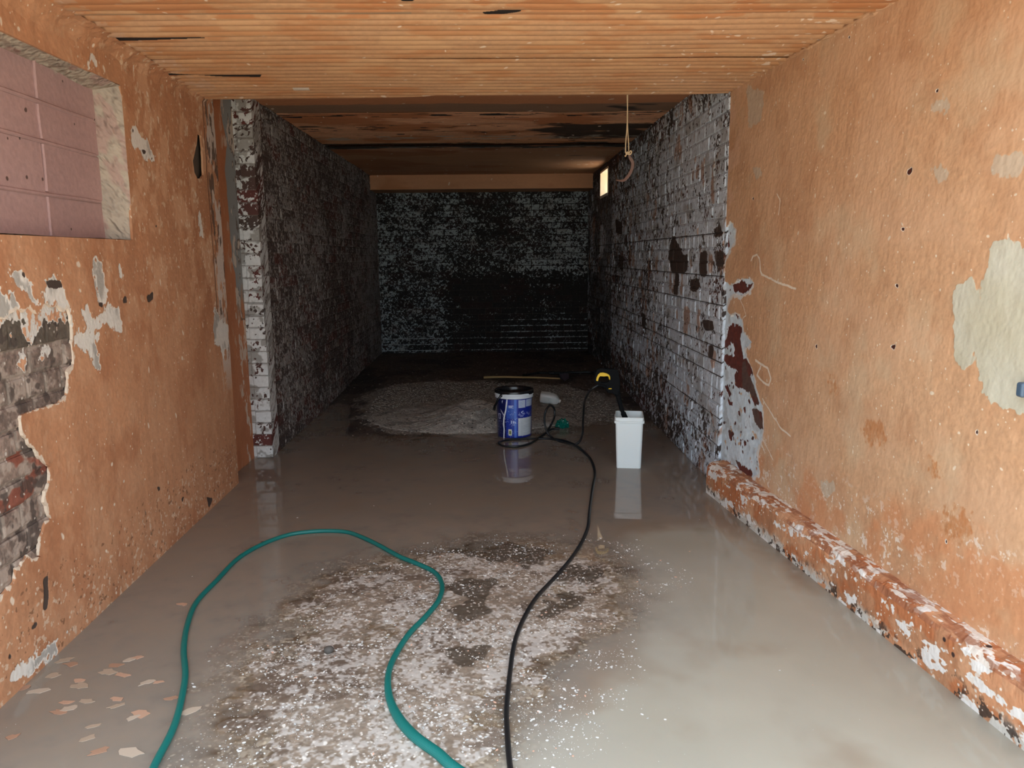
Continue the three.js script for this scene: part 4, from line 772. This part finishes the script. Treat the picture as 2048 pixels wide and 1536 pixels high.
// white rectangular bin standing in the water
{
  const b = thing('plastic_bin', 'white narrow rectangular plastic bin standing in the water by the right brick wall', 'bin', [0.934, 0, -5.295]);
  b.rotation.y = -0.16;
  const white = solid('white_bin_plastic', 0xf2fbfc, { roughness: 0.4 });
  const ring = (hx, hz, y, r = 0.016) => { const p = []; for (const [sx, sz, a0] of [[1, 1, 0], [-1, 1, 1], [-1, -1, 2], [1, -1, 3]]) for (let k = 0; k <= 4; k++) { const a = ((a0 + k / 4) * Math.PI) / 2; p.push([sx * (hx - r) + r * Math.cos(a), y, sz * (hz - r) + r * Math.sin(a)]); } return p.reverse(); };
  mesh('body', toCreasedNormals(loft([ring(0.078, 0.1, 0.002), ring(0.083, 0.106, 0), ring(0.084, 0.108, 0.008), ring(0.094, 0.119, 0.33), ring(0.094, 0.119, 0.342), ring(0.091, 0.116, 0.342), ring(0.081, 0.104, 0.014), ring(0.05, 0.06, 0.012)], { capStart: true, capEnd: true }), 0.6), white, b);
  mesh('rim', toCreasedNormals(loft([ring(0.094, 0.119, 0.318), ring(0.101, 0.126, 0.318), ring(0.102, 0.127, 0.321), ring(0.102, 0.127, 0.334), ring(0.096, 0.121, 0.337), ring(0.097, 0.122, 0.356), ring(0.095, 0.12, 0.359), ring(0.0915, 0.1165, 0.358), ring(0.0915, 0.1165, 0.335)]), 0.6), white, b);
}

// spray gun standing with its lance in the bin
{
  const Z = 5.3, black = solid('black_gun_plastic', 0x0a0c0f, { roughness: 0.8, specularIntensity: 0.4 }), yellow = solid('yellow_plastic', 0xf2c81e, { roughness: 0.4 });
  const base = [0.8, 0, -Z], gun = thing('spray_gun', 'black pressure washer spray gun with a yellow trigger, lance down in the white bin', 'spray gun', base);
  const cut = (pts, hole, depth, bevel) => {
    const to = ([x, y]) => new THREE.Vector2(x - base[0], y), s = new THREE.Shape(pts.map(to));
    if (hole) s.holes.push(new THREE.Path(hole.map(to)));
    const g = new THREE.ExtrudeGeometry(s, { depth, bevelEnabled: true, bevelThickness: bevel, bevelSize: bevel * 0.7, bevelOffset: -bevel * 0.7, bevelSegments: 3, curveSegments: 8 });
    return g.translate(0, 0, -depth / 2);
  };
  mesh('body', cut([[0.705, 0.678, -5.3], [0.736, 0.687, -5.3], [0.784, 0.681, -5.3], [0.822, 0.68, -5.3], [0.843, 0.676, -5.3], [0.857, 0.648, -5.3], [0.864, 0.61, -5.3], [0.867, 0.557, -5.3], [0.862, 0.522, -5.3], [0.848, 0.494, -5.3], [0.824, 0.502, -5.3], [0.807, 0.513, -5.3], [0.782, 0.513, -5.3], [0.768, 0.538, -5.3], [0.771, 0.559, -5.3], [0.747, 0.573, -5.3], [0.719, 0.573, -5.3], [0.695, 0.581, -5.3], [0.686, 0.602, -5.3], [0.691, 0.637, -5.3], [0.698, 0.665, -5.3]], [[0.71, 0.595, -5.3], [0.715, 0.629, -5.3], [0.726, 0.647, -5.3], [0.76, 0.646, -5.3], [0.788, 0.635, -5.3], [0.795, 0.611, -5.3], [0.792, 0.586, -5.3], [0.764, 0.58, -5.3], [0.733, 0.58, -5.3]], 0.03, 0.008), black, gun);
  mesh('trigger', cut([[0.699, 0.602, -5.3], [0.703, 0.623, -5.3], [0.712, 0.643, -5.3], [0.726, 0.655, -5.3], [0.746, 0.657, -5.3], [0.771, 0.651, -5.3], [0.788, 0.642, -5.3], [0.796, 0.628, -5.3], [0.797, 0.607, -5.3], [0.792, 0.605, -5.3], [0.786, 0.625, -5.3], [0.778, 0.631, -5.3], [0.757, 0.629, -5.3], [0.726, 0.631, -5.3], [0.718, 0.619, -5.3], [0.712, 0.596, -5.3]], null, 0.046, 0.003), yellow, gun);
  const L = [[0.845, 0.523, -5.3], [0.859, 0.473, -5.3], [0.874, 0.424, -5.3], [0.884, 0.388, -5.3], [0.899, 0.352, -5.3], [0.913, 0.32, -5.3], [0.924, 0.292, -5.3]].map(([x, y, z]) => [x - base[0], y, z + Z]);
  mesh('lance', tube(L, (t) => (t < 0.12 ? 0.021 : t < 0.6 ? 0.0165 : t < 0.66 ? 0.014 : t < 0.85 ? 0.0185 : 0.012), 60, 16), black, gun);
  mesh('safety_mark', new RoundedBoxGeometry(0.022, 0.006, 0.01, 2, 0.002).translate(...(([x, y]) => [x - base[0], y, 0.025])([[0.796, 0.544, -5.3]][0])), yellow, gun);
  mesh('hose_connector', tube([[0.771, 0.552, -5.3], [0.747, 0.563, -5.3], [0.723, 0.566, -5.3], [0.706, 0.56, -5.3]].map(([x, y, z]) => [x - base[0], y, z + Z]), (t) => 0.013 - 0.004 * t, 20, 10), black, gun);
}

// hoses
{
  const green = solid('teal_hose', 0x0b7d78, { roughness: 0.5 });
  const cv = document.createElement('canvas'); cv.width = cv.height = 128;
  const c = cv.getContext('2d'), R = seeded(6);
  c.fillStyle = '#07655f'; c.fillRect(0, 0, 128, 128);
  for (let i = 0; i < 16; i++) for (let j = 0; j < 16; j++) { c.fillStyle = (i + j) % 2 ? '#0a7670' : '#055a55'; c.fillRect(i * 8, j * 8, 8, 8); }
  const weave = new THREE.CanvasTexture(cv); weave.colorSpace = THREE.SRGBColorSpace; weave.wrapS = weave.wrapT = THREE.RepeatWrapping; weave.repeat.set(2, 90); weave.magFilter = THREE.LinearFilter;
  const teal = new THREE.MeshPhysicalMaterial({ map: weave, roughness: 0.5, side: THREE.DoubleSide }); teal.name = 'teal_hose_weave';
  const pts = [[-0.984, 1.978], [-0.998, 2.079], [-1.018, 2.265], [-1.07, 2.472], [-1.103, 2.575], [-1.181, 2.763], [-1.242, 2.958], [-1.282, 3.16], [-1.276, 3.387], [-1.258, 3.672], [-1.185, 3.864], [-1.091, 3.976], [-1.006, 4.009], [-0.918, 4.02], [-0.802, 3.998], [-0.707, 3.918], [-0.585, 3.777], [-0.472, 3.632], [-0.369, 3.522], [-0.287, 3.423], [-0.245, 3.283], [-0.25, 3.126], [-0.291, 2.985], [-0.34, 2.851], [-0.371, 2.716], [-0.385, 2.591], [-0.379, 2.48], [-0.357, 2.373], [-0.312, 2.262], [-0.255, 2.17], [-0.179, 2.086], [-0.142, 2.039], [-0.055, 1.952]].map(([x, u]) => onFloor(x, u, 0.009));
  tag(mesh('garden_hose', tube(pts, (t) => (t > 0.86 ? mix(0.0115, 0.0165, step(0.86, 0.93, t)) : 0.0105 + 0.0015 * Math.abs(t - 0.5)), 420, 12), teal), 'teal green garden hose looping across the wet floor in front', 'hose');
  const black = solid('black_rubber', 0x15191c, { roughness: 0.42 });
  const spray = [
    ...[[0.716, 0.567, -5.3], [0.674, 0.539, -5.3]], ...[[0.659, 0.447, -5.5]], ...[[0.672, 0.333, -5.75]], ...[[0.683, 0.178, -5.9]], ...[[0.685, 0.075, -5.95]], ...[[0.652, 0.019, -5.9], [0.605, -0.002, -5.9]],
  ];
  const flat = (list, lift = 0.008) => list.map(([x, u]) => onFloor(x, u, lift));
  const path = [...spray, ...flat([[0.564, 5.919], [0.504, 5.99], [0.455, 6.131]]), ...[[0.43, 0.032, -6.12]], ...[[0.406, 0.091, -6.15], [0.4, 0.166, -6.15], [0.413, 0.227, -6.15]], ...[[0.451, 0.256, -6.2]], ...[[0.487, 0.214, -6.25], [0.489, 0.156, -6.25]], ...[[0.472, 0.087, -6.3]], ...[[0.421, 0.03, -6.22]], ...flat([[0.343, 6.086], [0.259, 5.907], [0.167, 5.833], [0.068, 5.855], [0.026, 5.939], [0.07, 6.036], [0.175, 6.072], [0.323, 6.087], [0.454, 6.061]]), ...flat([[0.54, 5.954], [0.613, 5.787]], 0.02), ...flat([[0.672, 5.541], [0.683, 5.344], [0.665, 5.038], [0.615, 4.754], [0.531, 4.253], [0.494, 4.014], [0.441, 3.808], [0.378, 3.622], [0.311, 3.452], [0.241, 3.303], [0.169, 3.141], [0.111, 2.966], [0.073, 2.804], [0.055, 2.686], [0.041, 2.54], [0.033, 2.441], [0.024, 2.298], [0.025, 2.161], [0.029, 2.037], [0.038, 1.938]])];
  tag(mesh('pressure_hose', tube(path, 0.0088, 520, 10), black), 'long black rubber hose from the spray gun to the front edge of the floor', 'hose');
  const coupling = thing('hose_coupling', 'short black hose end lying beside the crumpled green bag', 'hose', [0, 0, 0]);
  mesh('hose_end', tube([...flat([[0.426, 6.295], [0.452, 6.368], [0.48, 6.404]]), ...flat([[0.514, 6.411]], 0.012)], 0.0085, 40, 10), black, coupling);
  mesh('ferrule', tube(flat([[0.506, 6.412], [0.543, 6.4]], 0.013), 0.013, 12, 12), black, coupling);
  tag(mesh('power_cable', tube(flat([[0.344, 9.061], [0.424, 9.129], [0.537, 9.234], [0.726, 9.198], [0.97, 9.234], [1.178, 9.215], [1.229, 9.057]], 0.016), (t) => 0.016 + 0.008 * (t > 0.35 && t < 0.42 ? 1 : 0), 90, 8), black), 'black cable lying across the dark floor behind the bucket', 'cable');
}

// wooden-handled hoe behind the bucket
{
  const h = thing('garden_hoe', 'hoe with a pale wooden handle lying behind the paint bucket', 'hoe', [0, 0, 0]);
  const p = [[-0.119, 8.883], [0.065, 8.849], [0.295, 8.846], [0.522, 8.791], [0.756, 8.718]].map(([x, u]) => onFloor(x, u, 0.022));
  mesh('handle', tube(p, (t) => mix(0.014, 0.009, t), 40, 10), solid('pale_wood', 0xb59a68, { roughness: 0.7 }), h);
  const [a] = [[0.779, 8.596]], q = onFloor(a[0], a[1], 0);
  const s = new THREE.Shape([[-0.05, 0.05], [0.02, 0.06], [0.055, 0.05], [0.05, 0.0], [0.0, -0.045], [-0.03, -0.01]].map((v) => new THREE.Vector2(...v)));
  const g = new THREE.ExtrudeGeometry(s, { depth: 0.012, bevelEnabled: true, bevelSize: 0.003, bevelThickness: 0.003, bevelSegments: 2 });
  mesh('blade', g.rotateX(-0.9).translate(q[0], q[1] + 0.05, q[2] + 0.02), solid('dull_steel', 0x4a4650, { roughness: 0.5, metalness: 0.4 }), h);
  mesh('socket', tube([p[4], [q[0] - 0.01, q[1] + 0.05, q[2]]], 0.013, 8, 10), solid('dark_socket', 0x24252c, { roughness: 0.5 }), h);
}

// squashed translucent jug, crumpled green bag
{
  const [c] = [[0.538, 7.438]], q = onFloor(c[0], c[1], 0.055), jug = thing('plastic_jug', 'squashed translucent white plastic jug lying on its side behind the hose loop', 'jug', q);
  const milk = solid('milky_plastic', 0xe6ebe9, { roughness: 0.3, transmission: 0.12, thickness: 0 });
  const prof = [[-0.098, 0.0], [-0.096, 0.04], [-0.088, 0.054], [-0.05, 0.058], [-0.005, 0.056], [0.01, 0.05], [0.022, 0.054], [0.055, 0.05], [0.075, 0.036], [0.088, 0.022], [0.092, 0.018]];
  mesh('body', loft(prof.map(([x, r]) => Array.from({ length: 28 }, (_, i) => { const a = (i / 28) * 2 * Math.PI, k = Math.pow(Math.pow(Math.abs(Math.cos(a)), 4) + Math.pow(Math.abs(Math.sin(a)), 4), -0.25), d = r * k * (0.94 + 0.16 * (noise(x * 30 + 5, a * 1.6) - 0.5)); return [x, Math.sin(a) * d * 0.92 - 0.18 * Math.max(0, x), -Math.cos(a) * d]; })), { capStart: true }), milk, jug).rotation.set(0.25, -0.2, -0.06);
  mesh('neck', tube([[0.086, -0.028, 0.012], [0.1, -0.036, 0.016]], 0.017, 6, 16), solid('white_cap', 0xe6e8e6, { roughness: 0.4 }), jug);
  const [b] = [[0.572, 6.494]], r = onFloor(b[0], b[1], 0.03), bag = new THREE.IcosahedronGeometry(0.06, 5), p = bag.attributes.position;
  for (let i = 0; i < p.count; i++) { const v = new THREE.Vector3().fromBufferAttribute(p, i), n = v.clone().normalize(), k = 0.72 + 0.75 * Math.abs(fbm(n.x * 2.4 + 3, n.y * 2.4 + n.z * 2.1, 3) - 0.5) * 2; v.multiplyScalar(k); v.y = Math.max(-0.03, v.y * 0.82); p.setXYZ(i, v.x * 1.1, v.y, v.z); }
  bag.computeVertexNormals();
  tag(mesh('plastic_bag', bag.translate(...r), solid('green_film', 0x0e6b5c, { roughness: 0.18 })), 'crumpled dark green plastic bag on the floor right of the bucket', 'bag');
}

// cord with a knotted loop under the ceiling edge, and the strap hanging from it
{
  const Z = 4.8, twine = solid('pale_twine', 0xd9bf98, { roughness: 0.8 }), cord = thing('hanging_cord', 'pale doubled cord with a knot hanging from the ceiling edge', 'cord', [0, 0, 0]);
  mesh('strand', tube([[0.808, 2.41, -4.8], [0.809, 2.34, -4.8], [0.812, 2.269, -4.8], [0.808, 2.178, -4.8], [0.803, 2.112, -4.8], [0.802, 2.054, -4.8]], 0.0032, 40, 7), twine, cord);
  mesh('strand', tube([[0.81, 2.409, -4.795], [0.81, 2.325, -4.795], [0.81, 2.24, -4.795], [0.814, 2.169, -4.795], [0.819, 2.111, -4.795], [0.821, 2.062, -4.795]], 0.0032, 40, 7), twine, cord);
  mesh('knot', tube([[0.801, 2.059, -4.79], [0.807, 2.044, -4.79], [0.822, 2.05, -4.79], [0.831, 2.063, -4.79], [0.837, 2.057, -4.79], [0.832, 2.044, -4.79], [0.819, 2.042, -4.79], [0.81, 2.049, -4.79], [0.816, 2.057, -4.79], [0.825, 2.047, -4.79]], 0.0036, 60, 7), twine, cord);
  mesh('tail', tube([[0.805, 2.056, -4.79], [0.805, 2.042, -4.79], [0.801, 2.03, -4.79], [0.797, 2.036, -4.79]], 0.0032, 20, 7), twine, cord);
  const s = [[0.822, 2.046, -4.8], [0.83, 2.022, -4.8], [0.844, 2.002, -4.8], [0.846, 1.976, -4.8], [0.838, 1.95, -4.8], [0.825, 1.924, -4.8], [0.81, 1.905, -4.8], [0.793, 1.892, -4.8], [0.772, 1.891, -4.8], [0.746, 1.895, -4.8]], c = curve(s), n = 50, rings = [];
  for (let k = 0; k <= n; k++) { const q = c.getPointAt(k / n), t = c.getTangentAt(k / n), nx = -t.y, ny = t.x, w = 0.009 * (k / n < 0.15 ? 0.5 + (k / n) * 3.3 : k / n > 0.7 ? 1 - (k / n - 0.7) * 2.4 : 1); rings.push([[q.x + nx * w, q.y + ny * w, q.z + 0.003], [q.x - nx * w, q.y - ny * w, q.z + 0.003], [q.x - nx * w, q.y - ny * w, q.z - 0.003], [q.x + nx * w, q.y + ny * w, q.z - 0.003]]); }
  tag(mesh('strap', loft(rings, { capStart: true, capEnd: true }), solid('brown_leather', 0x6e5044, { roughness: 0.6 })), 'curved brown strap dangling below the knotted cord', 'strap');
}

// blue-grey plastic fitting on the right wall
{
  const [a] = [[2.263, 1.04]], g = new RoundedBoxGeometry(0.05, 0.045, 0.03, 4, 0.008);
  g.translate(...RIGHT.at(a[0], a[1], 0.016));
  tag(mesh('wall_fitting', g, solid('slate_plastic', 0x4b5e72, { roughness: 0.4 })), 'small slate blue plastic fitting on the grey patch of the right wall', 'fitting');
}

// loose grey sand raked into a heap behind the bucket
{
  const R = (x, u) => { const dx = (x + 0.2) / 0.95, du = (u - 6.95) / 0.62; return Math.max(0, 1 - dx * dx - du * du); };
  const heap = (x, u) => { const k = R(x, u), d = Math.exp(-(((x + 0.13) / 0.33) ** 2) - ((u - 6.85) / 0.35) ** 2); return k <= 0 ? -0.02 : (0.035 * Math.sqrt(k) + 0.12 * d * Math.min(1, k * 3)) * (0.7 + 0.6 * fbm(x * 5, u * 5, 3)) + 0.008 * (fbm(x * 26, u * 26, 3) - 0.5) - 0.004; };
  const sandPaint = paint('grey_sand', [-1.25, 0.85, 6.2, 7.7], 768, 512, (x, u, o) => {
    const g = fbm(x * 70, u * 70, 3), n = fbm(x * 9, u * 9, 3);
    o[0] = mix(136, 192, g); o[1] = mix(133, 187, g); o[2] = mix(126, 178, g);
    put(o, 70, 64, 60, step(0.55, 0.7, n) * 0.35); put(o, 214, 206, 194, chips(x * 40, u * 40, 0.2, 0.3, 1.6)); put(o, 48, 42, 38, chips(x * 36 + 7, u * 36, 0.16, 0.26, 1.6));
    o[3] = g;
  }, { bumpScale: 0.01, roughness: 0.95 });
  const s = tag(mesh('sand_heap', grid(120, 100, (s, t) => { const x = -1.25 + 2.1 * s, u = 6.25 + 1.4 * t; return [x, floorHeight(x, u) + heap(x, u), -u, x, u]; }), sandPaint), 'low heap of grey sand and grit behind the paint bucket', 'sand');
  s.userData.kind = 'stuff';
}

// flakes of paint off the ceiling, in the shallow water by the left wall
{
  const tones = [0xb8927a, 0xa8937f, 0xa47f68, 0xb4a290].map((c, i) => solid(`paint_flake_${'abcd'[i]}`, c, { roughness: 0.6 }));
  const spots = [[-1.467, 2.561], [-1.445, 2.525], [-1.636, 2.52], [-1.58, 2.499], [-1.44, 2.427], [-1.376, 2.43], [-1.432, 2.369], [-1.408, 2.39], [-1.276, 2.438], [-1.261, 2.396], [-1.096, 2.436], [-1.175, 2.325], [-1.159, 2.346], [-1.265, 2.223], [-1.196, 2.157], [-1.101, 2.148], [-1.33, 2.592], [-1.39, 2.614], [-1.392, 2.663], [-1.357, 2.697], [-1.33, 2.717], [-1.597, 2.707], [-1.555, 2.677], [-1.217, 2.541], [-1.182, 2.539], [-1.281, 2.286], [-1.504, 2.238], [-1.006, 2.357], [-1.338, 3.163], [-1.577, 2.599]];
  const r = seeded(12);
  spots.forEach(([x, u], i) => {
    const long = 0.024 + 0.02 * r(), g = new THREE.ExtrudeGeometry(new THREE.Shape(seededShape(100 + i, long, long * (0.4 + 0.3 * r()), 10)), { depth: 0.002, bevelEnabled: false });
    const f = mesh('paint_flake', g.rotateX(-Math.PI / 2), tones[i % 4]);
    f.position.set(x, 0.0004 + 0.0008 * r(), -u); f.rotation.set(0.07 * (r() - 0.5), (r() - 0.3) * 1.4, 0.07 * (r() - 0.5));
    const own = { 2: 'pale flake of old paint nearest the left wall', 10: 'pale sliver of old paint lying just left of the green hose', 25: 'flake of old paint farthest into the lower left corner of the photo', 27: 'paint flake lying just right of the green hose', 28: 'lone small paint flake far behind the others, left of the green hose' }[i];
    if (own) tag(f, own, 'paint flake', 'paint flakes by the left wall');
    else tag(f, 'one of many thin pinkish paint flakes scattered in the shallow water beside the left wall', 'paint flake', 'paint flakes by the left wall');
  });
  const stone = new THREE.DodecahedronGeometry(0.018, 1), p = stone.attributes.position;
  for (let i = 0; i < p.count; i++) p.setXYZ(i, p.getX(i) * (0.8 + 0.5 * noise(p.getX(i) * 90, p.getY(i) * 90)), p.getY(i) * 0.8, p.getZ(i));
  const [q] = [[-0.629, 2.72]];
  tag(mesh('pebble', stone.translate(...onFloor(q[0], q[1], 0.01)), solid('dark_stone', 0x4d4742, { roughness: 0.7 })), 'small dark pebble on the gritty floor inside the green hose bend', 'pebble');
}

// lime grit: thousands of crumbs of whitewash
{
  const r = seeded(33), spots = [], c = new THREE.Color();
  for (let i = 0; i < 60000 && spots.length < 11000; i++) {
    const x = -1.7 + 3.2 * r(), u = 2.0 + 2.7 * r(), k = isle(x + 0.4 * (noise(x * 3, u * 3) - 0.5), u), clump = fbm(x * 8, u * 8, 3);
    if (r() < step(0.12, 0.9, k) * step(0.36, 0.66, clump) + (x < 1.2 ? 0.0015 : 0)) spots.push([x, u, 0.0008 + 0.0036 * Math.pow(r(), 5)]);
  }
  for (let i = 0; i < 40000 && spots.length < 16000; i++) { const x = -1.2 + 2.3 * r(), u = 6.3 + 2.4 * r(); if (r() < sandZone(x, u)) spots.push([x, u, 0.002 + 0.006 * Math.pow(r(), 3)]); }
  const grit = new THREE.InstancedMesh(new THREE.DodecahedronGeometry(1, 0), solid('lime_grit', 0xffffff, { roughness: 0.8 }), spots.length), m = new THREE.Matrix4(), e = new THREE.Euler(), qn = new THREE.Quaternion();
  spots.forEach(([x, u, s], i) => {
    qn.setFromEuler(e.set(0.3 * (r() - 0.5), r() * 6.3, 0.3 * (r() - 0.5)));
    m.compose(new THREE.Vector3(x, Math.max(u < 6 ? 0.0003 : -1, floorHeight(x, u)) + s * 0.25, -u), qn, new THREE.Vector3(s * (1 + r()), s * 0.45, s)); grit.setMatrixAt(i, m);
    const t = r(), l = 0.45 + 0.27 * r(); if (u > 6) c.setRGB(l * 0.6, l * 0.56, l * 0.5); else if (t < 0.05) c.setRGB(0.6, 0.36, 0.26); else c.setRGB(l, l * 0.97, l * 0.93);
    grit.setColorAt(i, c);
  });
  grit.name = 'lime_grit'; grit.castShadow = grit.receiveShadow = true; scene.add(grit);
  grit.userData = { label: 'white crumbs of lime and paint strewn over the wet floor', category: 'grit', kind: 'stuff' };
}

renderer.render(scene, camera);
